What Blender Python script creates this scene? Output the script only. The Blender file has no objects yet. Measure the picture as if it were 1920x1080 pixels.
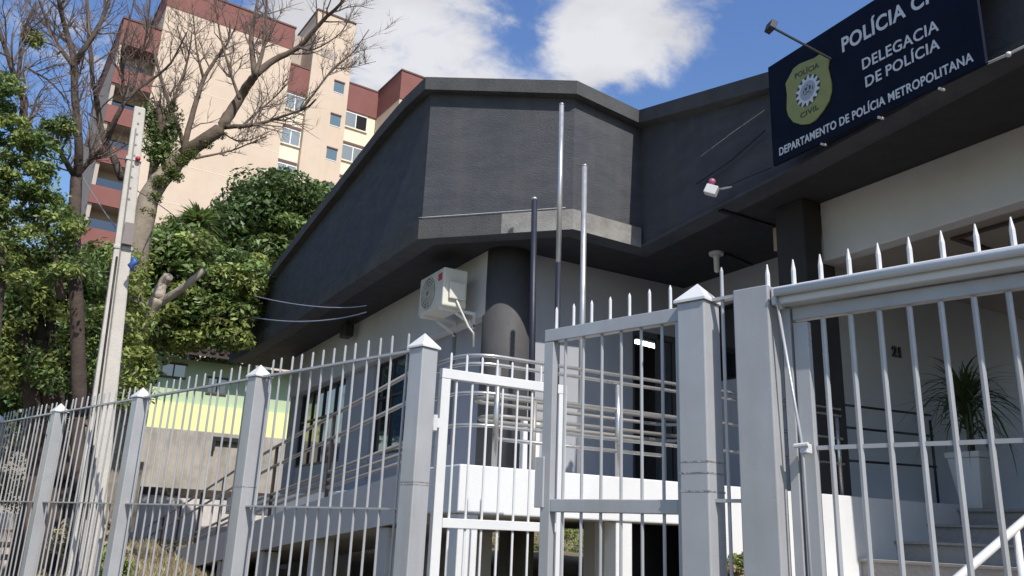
import bpy, bmesh, math, random
import numpy as np
from mathutils import Vector, Matrix
random.seed(7); rng = np.random.default_rng(7)
SC = bpy.context.scene
COL = SC.collection
# ------------------------------------------------------------------ camera
FPX = 1544.0
def _cv(x, y):
    v = np.array([x-960., -(y-540.), -FPX]); return v/np.linalg.norm(v)
_X = _cv(3800, 1111); _Z = _cv(1175, -4700); _X = _X-_Z*(_X@_Z); _X /= np.linalg.norm(_X)
ROT = np.array([_X, np.cross(_Z, _X), _Z])
CAM = np.array([0, 0, 1.6])
cd = bpy.data.cameras.new('camera'); cam = bpy.data.objects.new('camera', cd); COL.objects.link(cam)
cd.sensor_width = 36; cd.lens = FPX/1920*36; cd.clip_start = .05; cd.clip_end = 2000
M4 = Matrix([list(ROT[i])+[CAM[i]] for i in range(3)]+[[0, 0, 0, 1]])
cam.matrix_world = M4
SC.camera = cam
# surveying helpers: where a sight line of the survey camera meets a plane of the place
def ray(x, y): return ROT@_cv(x, y)
def atz(x, y, z): d = ray(x, y); return CAM+d*((z-CAM[2])/d[2])
def aty(x, y, Y): d = ray(x, y); return CAM+d*(Y/d[1])
def atx(x, y, X): d = ray(x, y); return CAM+d*(X/d[0])
def onpl(x, y, p, t):
    d = ray(x, y); n = np.array([-t[1], t[0]]); return CAM+d*((n@np.array(p[:2]))/(n@d[:2]))
def atd(x, y, D): d = ray(x, y); return CAM+d*(D/np.hypot(d[0], d[1]))
# ------------------------------------------------------------------ light
SUN_AZ, SUN_EL = math.radians(-1.5), math.radians(46.5)      # azimuth from -Y towards +X
sdir = np.array([math.sin(SUN_AZ)*math.cos(SUN_EL), -math.cos(SUN_AZ)*math.cos(SUN_EL), math.sin(SUN_EL)])
sl = bpy.data.lights.new('sun', 'SUN'); sl.energy = 5.0; sl.angle = math.radians(.53); sl.color = (1, .955, .88)
so = bpy.data.objects.new('sun', sl); COL.objects.link(so)
so.rotation_mode = 'QUATERNION'; so.rotation_quaternion = Vector(sdir).to_track_quat('Z', 'Y')
W = bpy.data.worlds.new('World'); SC.world = W; W.use_nodes = True
nt = W.node_tree; N = nt.nodes; LK = nt.links; N.clear()
out = N.new('ShaderNodeOutputWorld'); bg = N.new('ShaderNodeBackground'); bg.inputs[1].default_value = .10
sky = N.new('ShaderNodeTexSky'); sky.sky_type = 'NISHITA'; sky.sun_disc = False
sky.sun_elevation = SUN_EL; sky.sun_rotation = math.atan2(sdir[0], sdir[1])
sky.air_density = 1.5; sky.dust_density = .6; sky.ozone_density = 3.5
tc = N.new('ShaderNodeTexCoord')
def wmath(op, a, b=None, c=None, clamp=False):
    n = N.new('ShaderNodeMath'); n.operation = op; n.use_clamp = clamp
    for i, v in enumerate((a, b, c)):
        if v is None: continue
        if isinstance(v, (int, float)): n.inputs[i].default_value = v
        else: LK.new(v, n.inputs[i])
    return n.outputs[0]
sep = N.new('ShaderNodeSeparateXYZ'); LK.new(tc.outputs['Generated'], sep.inputs[0])
zz = wmath('MAXIMUM', wmath('ADD', sep.outputs[2], .12), .05)
pl = N.new('ShaderNodeCombineXYZ')
LK.new(wmath('DIVIDE', sep.outputs[0], zz), pl.inputs[0]); LK.new(wmath('DIVIDE', sep.outputs[1], zz), pl.inputs[1])
def wnoise(scale, detail, rough, off, dist=0):
    a = N.new('ShaderNodeVectorMath'); a.operation = 'ADD'; LK.new(pl.outputs[0], a.inputs[0]); a.inputs[1].default_value = off
    n = N.new('ShaderNodeTexNoise'); n.inputs['Scale'].default_value = scale; n.inputs['Detail'].default_value = detail
    n.inputs['Roughness'].default_value = rough; n.inputs['Distortion'].default_value = dist; LK.new(a.outputs[0], n.inputs[0]); return n.outputs[0]
big = wnoise(2.0, 8, .58, (3.1, 7.7, 0), .35); fine = wnoise(7.0, 8, .62, (1.3, 2.2, 0), .5)
# the large cumulus banks of this sky (directions in the dome, soft-edged, broken up by noise)
bias = None
for (px, py, rad, amp) in [(780, 100, .19, .42), (1090, 140, .06, .24), (1170, 70, .075, .24), (1250, 10, .085, .26), (1330, -50, .10, .2), (760, -60, .25, .2), (1000, 75, .055, -.38), (1420, 130, .17, -.26),
                           (560, 20, .05, .2), (120, 100, .3, .02)]:
    d = ray(px, py)
    v = N.new('ShaderNodeVectorMath'); v.operation = 'DISTANCE'; LK.new(tc.outputs['Generated'], v.inputs[0]); v.inputs[1].default_value = tuple(d)
    g = wmath('MULTIPLY', wmath('SUBTRACT', 1, wmath('DIVIDE', v.outputs['Value'], rad*1.5), clamp=True), amp)
    bias = g if bias is None else wmath('ADD', bias, g)
dens = wmath('ADD', wmath('ADD', wmath('MULTIPLY_ADD', big, 1.5, -.25), wmath('MULTIPLY_ADD', fine, .9, -.45)), bias)
mr = N.new('ShaderNodeMapRange'); mr.interpolation_type = 'SMOOTHSTEP'
LK.new(dens, mr.inputs[0]); mr.inputs[1].default_value = .60; mr.inputs[2].default_value = 1.0; mr.inputs[3].default_value = .02
shade = wnoise(2.6, 5, .55, (9.1, 4.4, 0)); cr = N.new('ShaderNodeMapRange'); LK.new(shade, cr.inputs[0])
cr.inputs[1].default_value = .3; cr.inputs[2].default_value = .62; cr.inputs[3].default_value = 5.2; cr.inputs[4].default_value = 7.6
cc = N.new('ShaderNodeCombineColor'); LK.new(cr.outputs[0], cc.inputs[0]); LK.new(wmath('MULTIPLY', cr.outputs[0], 1.005), cc.inputs[1]); LK.new(wmath('MULTIPLY', cr.outputs[0], 1.06), cc.inputs[2])
mx = N.new('ShaderNodeMix'); mx.data_type = 'RGBA'; LK.new(mr.outputs[0], mx.inputs[0]); hsv = N.new('ShaderNodeHueSaturation'); hsv.inputs['Saturation'].default_value = 1.22; hsv.inputs['Hue'].default_value = .515; hsv.inputs['Value'].default_value = 1.5; LK.new(sky.outputs[0], hsv.inputs['Color']); LK.new(hsv.outputs[0], mx.inputs[6]); LK.new(cc.outputs[0], mx.inputs[7])
LK.new(mx.outputs[2], bg.inputs[0]); LK.new(bg.outputs[0], out.inputs[0])
vs = SC.view_settings; vs.view_transform = 'Standard'; vs.look = 'None'; vs.gamma = 1; vs.use_curve_mapping = False; vs.exposure = 0.06
# ------------------------------------------------------------------ materials
MATS = {}
def mat(name, col, rough=.6, var=.12, vscale=3., bump=.0, bscale=40., metal=0., spec=.5, streak=0., dirt=0., dirtcol=(.12, .11, .09), leaf=False, isl=0., stretch=None):
    m = bpy.data.materials.new(name); m.use_nodes = True; t = m.node_tree; n = t.nodes; l = t.links
    b = n['Principled BSDF']; b.inputs['Roughness'].default_value = rough; b.inputs['Metallic'].default_value = metal
    b.inputs['Specular IOR Level'].default_value = spec
    tcn = n.new('ShaderNodeTexCoord'); geo = n.new('ShaderNodeNewGeometry'); src = geo.outputs['Position']
    if stretch:
        mp = n.new('ShaderNodeMapping'); mp.inputs['Scale'].default_value = stretch; l.new(src, mp.inputs[0]); src = mp.outputs[0]
    def noise(s, d=4, r=.55, sr=None):
        q = n.new('ShaderNodeTexNoise'); q.inputs['Scale'].default_value = s; q.inputs['Detail'].default_value = d; q.inputs['Roughness'].default_value = r
        l.new(sr or src, q.inputs[0]); return q.outputs[0]
    def mmr(i, a, b_, c, d):
        q = n.new('ShaderNodeMapRange'); l.new(i, q.inputs[0])
        for k, v in enumerate((a, b_, c, d)): q.inputs[k+1].default_value = v
        return q.outputs[0]
    f = mmr(noise(vscale, 6, .6), .25, .75, 1-var, 1+var)
    if isl:
        f2 = mmr(geo.outputs['Random Per Island'], 0, 1, 1-isl, 1+isl)
        mm = n.new('ShaderNodeMath'); mm.operation = 'MULTIPLY'; l.new(f, mm.inputs[0]); l.new(f2, mm.inputs[1]); f = mm.outputs[0]
    vm = n.new('ShaderNodeVectorMath'); vm.operation = 'SCALE'; vm.inputs[0].default_value = col; l.new(f, vm.inputs['Scale'])
    c = vm.outputs[0]
    def mixc(fac, c1, c2):
        q = n.new('ShaderNodeMix'); q.data_type = 'RGBA'; l.new(fac, q.inputs[0]); l.new(c1, q.inputs[6])
        if isinstance(c2, tuple): q.inputs[7].default_value = (*c2, 1)
        else: l.new(c2, q.inputs[7])
        return q.outputs[2]
    if streak:
        mp = n.new('ShaderNodeMapping'); mp.inputs['Scale'].default_value = (2.2, 2.2, .22); l.new(geo.outputs['Position'], mp.inputs[0])
        c = mixc(mmr(noise(1.6, 7, .65, mp.outputs[0]), .48, .72, 0, streak), c, dirtcol)
    if dirt:
        c = mixc(mmr(noise(1.1, 8, .7), .46, .68, 0, dirt), c, dirtcol)
    if isl and leaf:
        hs = n.new('ShaderNodeHueSaturation'); l.new(c, hs.inputs['Color']); l.new(mmr(geo.outputs['Random Per Island'], 0, 1, .475, .515), hs.inputs['Hue']); c = hs.outputs[0]
    l.new(c, b.inputs['Base Color'])
    if bump:
        bp = n.new('ShaderNodeBump'); bp.inputs['Strength'].default_value = bump; bp.inputs['Distance'].default_value = .02
        l.new(noise(bscale, 6, .6), bp.inputs['Height']); l.new(bp.outputs[0], b.inputs['Normal'])
    l.new(mmr(noise(vscale*2.3, 4), .3, .7, max(0, rough-.07), min(1, rough+.07)), b.inputs['Roughness'])
    if leaf:
        tr = n.new('ShaderNodeBsdfTranslucent'); l.new(c, tr.inputs[0]); ms = n.new('ShaderNodeMixShader'); ms.inputs[0].default_value = .35
        l.new(b.outputs[0], ms.inputs[1]); l.new(tr.outputs[0], ms.inputs[2]); l.new(ms.outputs[0], n['Material Output'].inputs[0])
    MATS[name] = m; return m
def glass(name, col, rough=.04):
    m = bpy.data.materials.new(name); m.use_nodes = True; b = m.node_tree.nodes['Principled BSDF']
    n = m.node_tree.nodes; l = m.node_tree.links
    q = n.new('ShaderNodeTexNoise'); q.inputs['Scale'].default_value = .9; g = n.new('ShaderNodeNewGeometry'); l.new(g.outputs['Position'], q.inputs[0])
    bp = n.new('ShaderNodeBump'); bp.inputs['Strength'].default_value = .12; bp.inputs['Distance'].default_value = .05; l.new(q.outputs[0], bp.inputs['Height']); l.new(bp.outputs[0], b.inputs['Normal'])
    b.inputs['Base Color'].default_value = (*col, 1); b.inputs['Roughness'].default_value = rough; b.inputs['IOR'].default_value = 1.9
    b.inputs['Specular IOR Level'].default_value = .8; MATS[name] = m; return m
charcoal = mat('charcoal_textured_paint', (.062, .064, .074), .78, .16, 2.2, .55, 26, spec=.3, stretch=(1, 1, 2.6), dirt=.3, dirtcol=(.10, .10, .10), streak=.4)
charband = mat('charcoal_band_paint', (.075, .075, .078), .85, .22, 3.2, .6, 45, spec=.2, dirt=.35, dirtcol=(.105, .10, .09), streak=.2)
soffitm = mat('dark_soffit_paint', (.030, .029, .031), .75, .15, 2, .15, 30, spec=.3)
pillarm = mat('charcoal_pillar_paint', (.074, .072, .075), .7, .12, 4, .2, 30, spec=.3)
wallm = mat('grey_wall_paint', (.33, .34, .37), .75, .07, 1.5, .15, 60, spec=.3, dirt=.10, dirtcol=(.22, .21, .2))
wallblue = mat('blue_grey_wall_paint', (.30, .32, .37), .75, .07, 1.5, .15, 60, spec=.3)
lintelm = mat('pale_render', (.49, .495, .50), .8, .08, 1.2, .12, 60, spec=.3, dirt=.22, dirtcol=(.34, .33, .28))
ceilm = mat('cream_ceiling', (.42, .36, .29), .8, .05, 1, .05)
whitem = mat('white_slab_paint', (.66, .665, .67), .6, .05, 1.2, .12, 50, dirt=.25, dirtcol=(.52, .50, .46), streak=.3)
beamgrey = mat('grey_ramp_paint', (.42, .42, .43), .7, .06, 1.5, .12, 50, dirt=.2, dirtcol=(.3, .3, .28), streak=.15)
steel = mat('silver_fence_paint', (.39, .395, .41), .33, .10, 2.5, .035, 90, metal=.15, dirt=.30, dirtcol=(.27, .25, .23), streak=.35)
steelw = mat('pale_silver_paint', (.62, .62, .62), .4, .05, 6, .08, 120, dirt=.12, dirtcol=(.5, .5, .47))
inox = mat('handrail_steel', (.50, .49, .475), .3, .06, 5, .03, 100, metal=.7)
polemetal = mat('flagpole_steel', (.50, .50, .50), .35, .08, 6, .03, metal=.6)
darkpole = mat('dark_flagpole_paint', (.016, .018, .032), .5, .1, 6)
navy = mat('navy_sign_sheet', (.004, .006, .018), .6, .06, 2, spec=.12)
signwhite = mat('sign_white_print', (.62, .64, .66), .5, .04, 6)
signgold = mat('sign_olive_gold_print', (.27, .27, .075), .5, .10, 12)
signdark = mat('sign_dark_print', (.035, .045, .035), .5, .05, 6)
signgrey = mat('sign_grey_print', (.33, .36, .42), .5, .3, 60)
conc = mat('weathered_concrete', (.43, .395, .35), .9, .14, 2.5, .4, 50, dirt=.3, dirtcol=(.24, .22, .19), streak=.3, spec=.2)
poleconc = mat('pole_concrete', (.50, .465, .415), .9, .10, 5, .35, 60, streak=.25, dirtcol=(.3, .28, .25), spec=.2)
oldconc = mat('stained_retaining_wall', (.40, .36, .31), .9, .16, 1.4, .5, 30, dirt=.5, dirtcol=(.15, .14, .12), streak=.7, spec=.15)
plinkw = mat('faded_white_wall', (.62, .56, .53), .9, .1, 1.2, .3, 30, dirt=.35, dirtcol=(.36, .31, .28), streak=.4)
acw = mat('ac_ivory_plastic', (.60, .58, .51), .55, .05, 5, dirt=.12, dirtcol=(.35, .32, .26))
acdark = mat('ac_grille_grey', (.18, .18, .17), .6, .1, 10)
red = mat('red_badge', (.42, .02, .03), .5, .05)
black = mat('black_fitting', (.012, .012, .014), .5, .1)
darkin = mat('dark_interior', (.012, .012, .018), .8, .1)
brownm = mat('rusty_brown_rail', (.09, .065, .055), .7, .2, 8)
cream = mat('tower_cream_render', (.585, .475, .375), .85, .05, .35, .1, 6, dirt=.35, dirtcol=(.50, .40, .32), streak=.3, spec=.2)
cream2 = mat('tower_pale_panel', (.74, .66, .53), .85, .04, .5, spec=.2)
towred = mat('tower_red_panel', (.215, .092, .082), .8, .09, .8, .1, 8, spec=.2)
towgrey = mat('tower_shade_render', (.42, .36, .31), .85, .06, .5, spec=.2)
tedge = mat('tower_dark_coping', (.13, .07, .06), .8, .1)
alum = mat('white_window_frame', (.75, .76, .76), .5, .04)
gl_dark = glass('dark_glass', (.012, .016, .018)); gl_skytint = glass('sky_tint_glass', (.03, .06, .11)); gl_tow = glass('grey_green_glass', (.16, .19, .19), .3); gl_green = glass('tower_glass', (.09, .14, .14), .12)  # the blue glass has the sky's reflection painted into its colour
housegreen = mat('pistachio_wall', (.42, .53, .33), .85, .06, .8, .1, 20, dirt=.2, dirtcol=(.36, .42, .28))
houseyel = mat('lime_yellow_wall', (.74, .76, .36), .85, .05, .8, .1, 20, dirt=.12, dirtcol=(.55, .56, .26))
rooft = mat('old_brown_roof_tile', (.05, .036, .03), .9, .25, 4, .3, 20)
asph = mat('asphalt', (.055, .055, .055), .9, .15, 1.2, .4, 90)
pave = mat('pavement_concrete', (.20, .19, .175), .9, .12, 1.5, .3, 50, dirt=.3)
earth = mat('dry_earth', (.17, .135, .09), 1, .25, 1.4, .5, 12, dirt=.3, dirtcol=(.10, .12, .05), spec=.1)
drygrass = mat('dry_grass_blades', (.40, .34, .20), .9, .2, 3, leaf=True, isl=.4)
gtile = mat('granite_step', (.30, .28, .26), .6, .18, 30, .1, 60)
bark = mat('grey_brown_bark', (.115, .088, .068), .95, .3, 6, .7, 22, spec=.15, dirt=.2, dirtcol=(.22, .19, .15))
barkd = mat('dark_bark', (.085, .065, .055), .95, .3, 6, .6, 22, spec=.15)
mat('twig_bark', (.17, .13, .11), .9, .2, 6, spec=.1)
barkp = mat('pale_bark', (.36, .31, .25), .95, .25, 5, .7, 18, spec=.15, dirt=.3, dirtcol=(.17, .14, .10))
leafA = mat('light_green_leaf', (.25, .31, .085), .55, .2, 1.5, leaf=True, isl=.45)
leafB = mat('mid_green_leaf', (.13, .19, .052), .5, .42, 1.1, leaf=True, isl=.6)
leafC = mat('mango_leaf', (.085, .135, .04), .4, .25, 1.5, leaf=True, isl=.5)
leafY = mat('yellow_green_leaf', (.24, .29, .075), .55, .42, 1.3, leaf=True, isl=.55)
leafM = mat('moss_fern_leaf', (.12, .15, .035), .7, .25, 4, leaf=True, isl=.4)
leafO = mat('orange_young_leaf', (.30, .15, .05), .6, .2, 2, leaf=True, isl=.4)
leafP = mat('dracaena_leaf', (.085, .125, .05), .5, .2, 3, leaf=True, isl=.3)
# ------------------------------------------------------------------ mesh helpers
class MB:
    def __init__(s): s.v = []; s.f = []
    def add(s, vs, fs):
        o = len(s.v); s.v += [tuple(float(c) for c in p) for p in vs]; s.f += [tuple(i+o for i in f) for f in fs]; return s
    def box(s, x0, x1, y0, y1, z0, z1):
        x0, x1 = sorted((x0, x1)); y0, y1 = sorted((y0, y1)); z0, z1 = sorted((z0, z1))
        return s.prism([(x0, y0), (x1, y0), (x1, y1), (x0, y1)], z0, z1)
    def prism(s, poly, z0, z1):
        n = len(poly); a = sum(poly[i][0]*poly[(i+1) % n][1]-poly[(i+1) % n][0]*poly[i][1] for i in range(n))
        if not hasattr(z0, '__len__'): z0 = [z0]*n
        if not hasattr(z1, '__len__'): z1 = [z1]*n
        idx = list(range(n)) if a > 0 else list(range(n))[::-1]
        vs = [(poly[i][0], poly[i][1], z0[i]) for i in idx]+[(poly[i][0], poly[i][1], z1[i]) for i in idx]
        fs = [tuple(range(n))[::-1], tuple(range(n, 2*n))]+[(i, (i+1) % n, n+(i+1) % n, n+i) for i in range(n)]
        return s.add(vs, fs)
    def obox(s, c, u, v, w, hu, hv, hw):
        c, u, v, w = [np.array(q, float) for q in (c, u, v, w)]
        P = [c+a*u*hu+b*v*hv+d*w*hw for d in (-1, 1) for a, b in ((-1, -1), (1, -1), (1, 1), (-1, 1))]
        f = [(3, 2, 1, 0), (4, 5, 6, 7), (0, 1, 5, 4), (1, 2, 6, 5), (2, 3, 7, 6), (3, 0, 4, 7)]
        if np.cross(u, v)@w < 0: f = [q[::-1] for q in f]
        return s.add(P, f)
    def bar(s, p, q, w, h, up=(0, 0, 1)):
        p, q = np.array(p, float), np.array(q, float); u = q-p; L = np.linalg.norm(u); u = u/L
        v = np.cross(up, u); v /= np.linalg.norm(v); x = np.cross(u, v)
        return s.obox((p+q)/2, u, v, x, L/2, w/2, h/2)
    def tube(s, pts, r, n=8, cap=True):
        pts = [np.array(p, float) for p in pts]; m = len(pts)
        if not hasattr(r, '__len__'): r = [r]*m
        vs = []; ref = np.array([.31, .17, .93])
        for i, p in enumerate(pts):
            t = pts[min(i+1, m-1)]-pts[max(i-1, 0)]; t = t/(np.linalg.norm(t)+1e-9)
            if abs(t@ref) > .97: ref = np.array([1., 0, 0])
            a = np.cross(t, ref); a /= np.linalg.norm(a); b = np.cross(t, a); ref = -np.cross(t, a) if False else ref
            for k in range(n):
                th = 2*math.pi*k/n; vs.append(p+r[i]*(math.cos(th)*a+math.sin(th)*b))
        fs = [(i*n+k, i*n+(k+1) % n, (i+1)*n+(k+1) % n, (i+1)*n+k) for i in range(m-1) for k in range(n)]
        fs = [f[::-1] for f in fs]
        if cap: fs += [tuple(range(n)), tuple(range((m-1)*n, m*n))[::-1]]
        return s.add(vs, fs)
def org(o):
    p = Vector((0, 0, 0))
    while o is not None: p += o.location; o = o.parent
    return p
def link(o, parent=None, label=None, cat=None, group=None, kind=None):
    COL.objects.link(o)
    if parent is not None: o.parent = parent
    if label: o['label'] = label
    if cat: o['category'] = cat
    if group: o['group'] = group
    if kind: o['kind'] = kind
    return o
def thing(name, label, cat, loc=(0, 0, 0), group=None):
    return link(bpy.data.objects.new(name, None), None, label, cat, group).__class__ and _place(bpy.context.scene.objects[-1], loc) if False else _mk(name, label, cat, loc, group)
def _mk(name, label, cat, loc, group):
    o = bpy.data.objects.new(name, None); o.empty_display_size = .2; link(o, None, label, cat, group); o.location = [float(c) for c in loc]; return o
def obj(name, mb, m, parent=None, label=None, cat=None, group=None, kind=None, smooth=False, bev=0, loc=None, local=False):
    me = bpy.data.meshes.new(name); v = np.array(mb.v, float)
    base = org(parent) if parent is not None else Vector((0, 0, 0))
    L = Vector([float(c) for c in loc]) if loc is not None else base
    if not local: v = v-np.array(L)
    me.from_pydata(v.tolist(), [], mb.f); me.materials.append(m)
    if smooth: me.polygons.foreach_set('use_smooth', [True]*len(me.polygons))
    me.update(); o = bpy.data.objects.new(name, me); o.location = L-base
    link(o, parent, label, cat, group, kind)
    if bev:
        b = o.modifiers.new('bevel', 'BEVEL'); b.width = bev; b.segments = 2; b.limit_method = 'ANGLE'; b.angle_limit = math.radians(40)
    return o
def inst(name, me, parent, loc, label=None, rotz=0):
    o = bpy.data.objects.new(name, me); o.location = Vector([float(c) for c in loc])-org(parent); o.rotation_euler[2] = rotz
    link(o, parent, label); return o
def mesh_of(name, mb, m, smooth=False):
    me = bpy.data.meshes.new(name); me.from_pydata([tuple(p) for p in mb.v], [], mb.f); me.materials.append(m)
    if smooth: me.polygons.foreach_set('use_smooth', [True]*len(me.polygons))
    me.update(); return me
Z3 = np.array([0, 0, 1.])
def v3(p, z): return np.array([p[0], p[1], z], float)
def offset(pts, o):      # open polyline, offset to its left
    P = [np.array(p[:2], float) for p in pts]; out_ = []
    for i in range(len(P)):
        ds = []
        if i > 0: d = P[i]-P[i-1]; ds.append(d/np.linalg.norm(d))
        if i < len(P)-1: d = P[i+1]-P[i]; ds.append(d/np.linalg.norm(d))
        ns = [np.array([-d[1], d[0]]) for d in ds]; n = sum(ns); n /= np.linalg.norm(n)
        out_.append(P[i]+n*o/max(.4, n@ns[0]))
    return out_
def band(mb, pts, o0, o1, z0, z1):      # solid strip between two offsets of a polyline
    A = offset(pts, o0); B = offset(pts, o1)
    if not hasattr(z0, '__len__'): z0 = [z0]*len(pts)
    if not hasattr(z1, '__len__'): z1 = [z1]*len(pts)
    vs = []
    for i in range(len(pts)): vs += [v3(A[i], z0[i]), v3(A[i], z1[i]), v3(B[i], z1[i]), v3(B[i], z0[i])]
    fs = []
    for i in range(len(pts)-1):
        a, b = 4*i, 4*i+4
        for k in range(4): fs.append((a+k, b+k, b+(k+1) % 4, a+(k+1) % 4))
    fs += [(0, 1, 2, 3), tuple(len(vs)-4+k for k in (3, 2, 1, 0))]
    return mb.add(vs, fs)
# ================================================================== SETTING
def structure(name, mb, m, smooth=False): return obj(name, mb, m, kind='structure', smooth=smooth)
g = MB(); g.add([(-900, -900, 0), (900, -900, 0), (900, 900, 0), (-900, 900, 0)], [(0, 1, 2, 3)]); structure('ground', g, earth)
g = MB(); g.add([(-60, -9, .004), (60, -9, .004), (60, -1.6, .004), (-60, -1.6, .004)], [(0, 1, 2, 3)]); 
fd = ray(-760, 925)[:2]; fd /= np.linalg.norm(fd); fn = np.array([-fd[1], fd[0]])     # fn points to the yard's outside (street side)
if fn[0] > 0: fn = -fn
P790 = atd(795, 655, 5.2)[:2]
def FP(s, o=0, z=0): q = P790+fd*s+fn*o; return np.array([q[0], q[1], z])
g = MB(); a, b, c, d = FP(-14, 1.2), FP(40, 1.2), FP(40, 9), FP(-14, 9); g.add([(*p[:2], .004) for p in (a, d, c, b)], [(0, 3, 2, 1)][:1]); structure('road', g, asph)
g = MB(); g.prism([tuple(FP(s, o)[:2]) for s, o in ((-14, .14), (40, .14), (40, 1.2), (-14, 1.2))], .0, .12); structure('pavement', g, pave)
# yard terrain inside the fence, rising to the back
def hgt(x, y):
    t = np.clip((y-11)/11, 0, 1); h = .50+.45*t*t*(3-2*t)
    t2 = np.clip((y-26.)/13, 0, 1); t2 = t2*t2*(3-2*t2); h = h+4.2*t2
    h = h+.16*np.exp(-((x-2.2)**2/1.2+(y-14.0)**2/3.5))
    return h+.05*np.sin(x*1.7)*np.cos(y*1.3)+.03*np.sin(x*4.1+y*3.3)
nx, ny = 90, 110
U_, V_ = np.meshgrid(np.linspace(0, 1, nx), np.linspace(0, 1, ny))
vs = []; 
for j in range(ny):
    s = -13+((j/(ny-1))**1.4)*75
    for i in range(nx):
        o = .14-((i/(nx-1))**1.5)*75; p = FP(s, o); vs.append((p[0], p[1], float(hgt(p[0], p[1]))))
fs = [(j*nx+i, j*nx+i+1, (j+1)*nx+i+1, (j+1)*nx+i) for j in range(ny-1) for i in range(nx-1)]
g = MB(); g.add(vs, fs); yard = structure('yard_ground', g, earth, smooth=True)
# ================================================================== POLICE STATION
SOF = 5.3; FLO = 2.08; SB = 1.71; SY = 5.78
B = thing('police_station', 'charcoal and grey police station with deep angular roof fascia above a white raised floor', 'building', (6, 9, FLO))
plan = [(3.80, 20.75), (3.88, 19.7), (3.93, 17.0), (3.94, 14.6), (3.95, 13.4), (3.96, 12.4), (3.965, 11.4), (3.97, 10.4), (3.97, 9.68), (5.44, 8.16), (6.56, 8.20), (6.30, 5.55), (5.93, 2.75)]
ztop = [5.85, 6.58, 6.99, 7.28, 7.42, 7.55, 7.67, 7.73, 7.69, 7.36, 7.27, 6.50, 6.05]
# offset() shifts to the left of travel; travel runs back-to-front then right, so the outside is the right: negative
inner = offset(plan, 1.0)
mb = MB(); band(mb, plan, .05, .30, SOF+.0, [z-.02 for z in ztop]); obj('fascia', mb, charcoal, B)
mb = MB(); band(mb, plan, -.075, .30, [z-.195 for z in ztop], ztop); obj('cornice', mb, charband, B, label='pale dusty charcoal coping along the roof edge')
mb = MB(); band(mb, plan[:11], -.0, .05, SOF-.015, SOF+.27); obj('ledge_band', mb, charband, B, label='raised charcoal band along the bottom of the fascia')
LBm = mat('bare_concrete_band', (.26, .25, .235), .9, .25, 5, .5, 45, spec=.2, dirt=.6, dirtcol=(.11, .11, .11))
e_ = [plan[9], plan[10]]; e0_ = [np.array(plan[9])*.55+np.array(plan[8])*.45, plan[9], plan[10]]
mb = MB(); band(mb, e0_, -.004, .03, SOF-.012, SOF+.262); obj('ledge_band', mb, LBm, B, label='worn pale bare concrete part of the fascia band')
mb = MB(); band(mb, plan[10:], -.0, .05, SOF-.015, SOF+.02); obj('ledge_band', mb, charcoal, B)
# soffit and roof slab: soffit stops at inner faces
sofp = [tuple(p) for p in offset(plan, .2)]+[(7.70, 2.75), (7.70, 1.5), (14.5, 1.5), (14.5, 20.9), (5.0, 20.9)]
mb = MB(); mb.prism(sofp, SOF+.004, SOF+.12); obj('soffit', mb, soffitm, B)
rz = [z-.35 for z in ztop]
mb = MB(); mb.prism([tuple(p) for p in offset(plan, .28)]+[(7.70, 2.76), (7.70, 1.6), (14.4, 1.6), (14.4, 20.7)], SOF+.14, rz+[5.8, 5.8, 5.8, 5.8]); obj('roof', mb, conc, B)
# rows of small joint strips under the soffit of the entrance wing
for (a, b) in (((1350, 392), (1452, 424)), ((1360, 475), (1408, 496))):
    p, q = atz(*a, SOF), atz(*b, SOF); mb = MB(); mb.bar((p[0], p[1], SOF-.012), (q[0], q[1], SOF-.012), .06, .022); obj('soffit_joint', mb, black, B)
# --- walls, left side (x ~ 5)
mb = MB(); mb.box(4.97, 5.25, 9.55, 19.2, 4.38, SOF); obj('wall_lintel', mb, lintelm, B, label='pale rendered beam above the side windows', bev=.01)
mb = MB(); mb.box(5.14, 5.30, 9.56, 10.75, FLO, 4.38); obj('wall', mb, wallblue, B)
mb = MB(); mb.box(5.10, 5.30, 14.0, 15.55, FLO, 4.38); obj('wall', mb, wallblue, B)
mb = MB(); mb.box(5.12, 5.30, 18.75, 19.6, FLO, SOF); obj('wall', mb, wallblue, B)
mb = MB(); mb.box(5.16, 5.30, 10.75, 14.0, FLO, 2.75); mb.box(5.16, 5.30, 15.55, 18.75, FLO, 2.75); obj('wall', mb, wallm, B)
mb = MB(); mb.box(5.12, 5.30, 10.85, 11.75, 2.75, 4.38); obj('wall', mb, wallblue, B)
def window(y0, y1, nb, mblist, zs=(2.78, 4.36), gm=(gl_dark,)):
    f = MB(); x = 5.20
    for z in zs: f.box(x-.03, x+.03, y0, y1, z-.025, z+.025)
    f.box(x-.03, x+.03, y0, y1, 3.72, 3.76)
    for k in range(nb+1):
        y = y0+(y1-y0)*k/nb; f.box(x-.032, x+.032, y-.025, y+.025, zs[0]+.026, zs[1]-.026)
    w = obj('window', f, steelw if mblist == 'w' else black, B)
    for k in range(nb):
        a, b = y0+(y1-y0)*k/nb+.026, y0+(y1-y0)*(k+1)/nb-.026
        for z0, z1 in ((zs[0]+.026, 3.719), (3.761, zs[1]-.026)):
            p = MB(); x_ = x+random.uniform(-.004, .004); p.box(x_, x_+.006, a, b, z0, z1); obj('pane', p, gm[k % len(gm)], w)
window(11.76, 13.98, 3, 'd', gm=(gl_dark, gl_skytint, gl_dark)); window(15.57, 18.73, 4, 'd', gm=(gl_skytint, gl_skytint, gl_dark, gl_dark))
mb = MB(); mb.box(5.6, 5.7, 10, 19, FLO, SOF); obj('interior_wall', mb, darkin, B)
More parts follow.
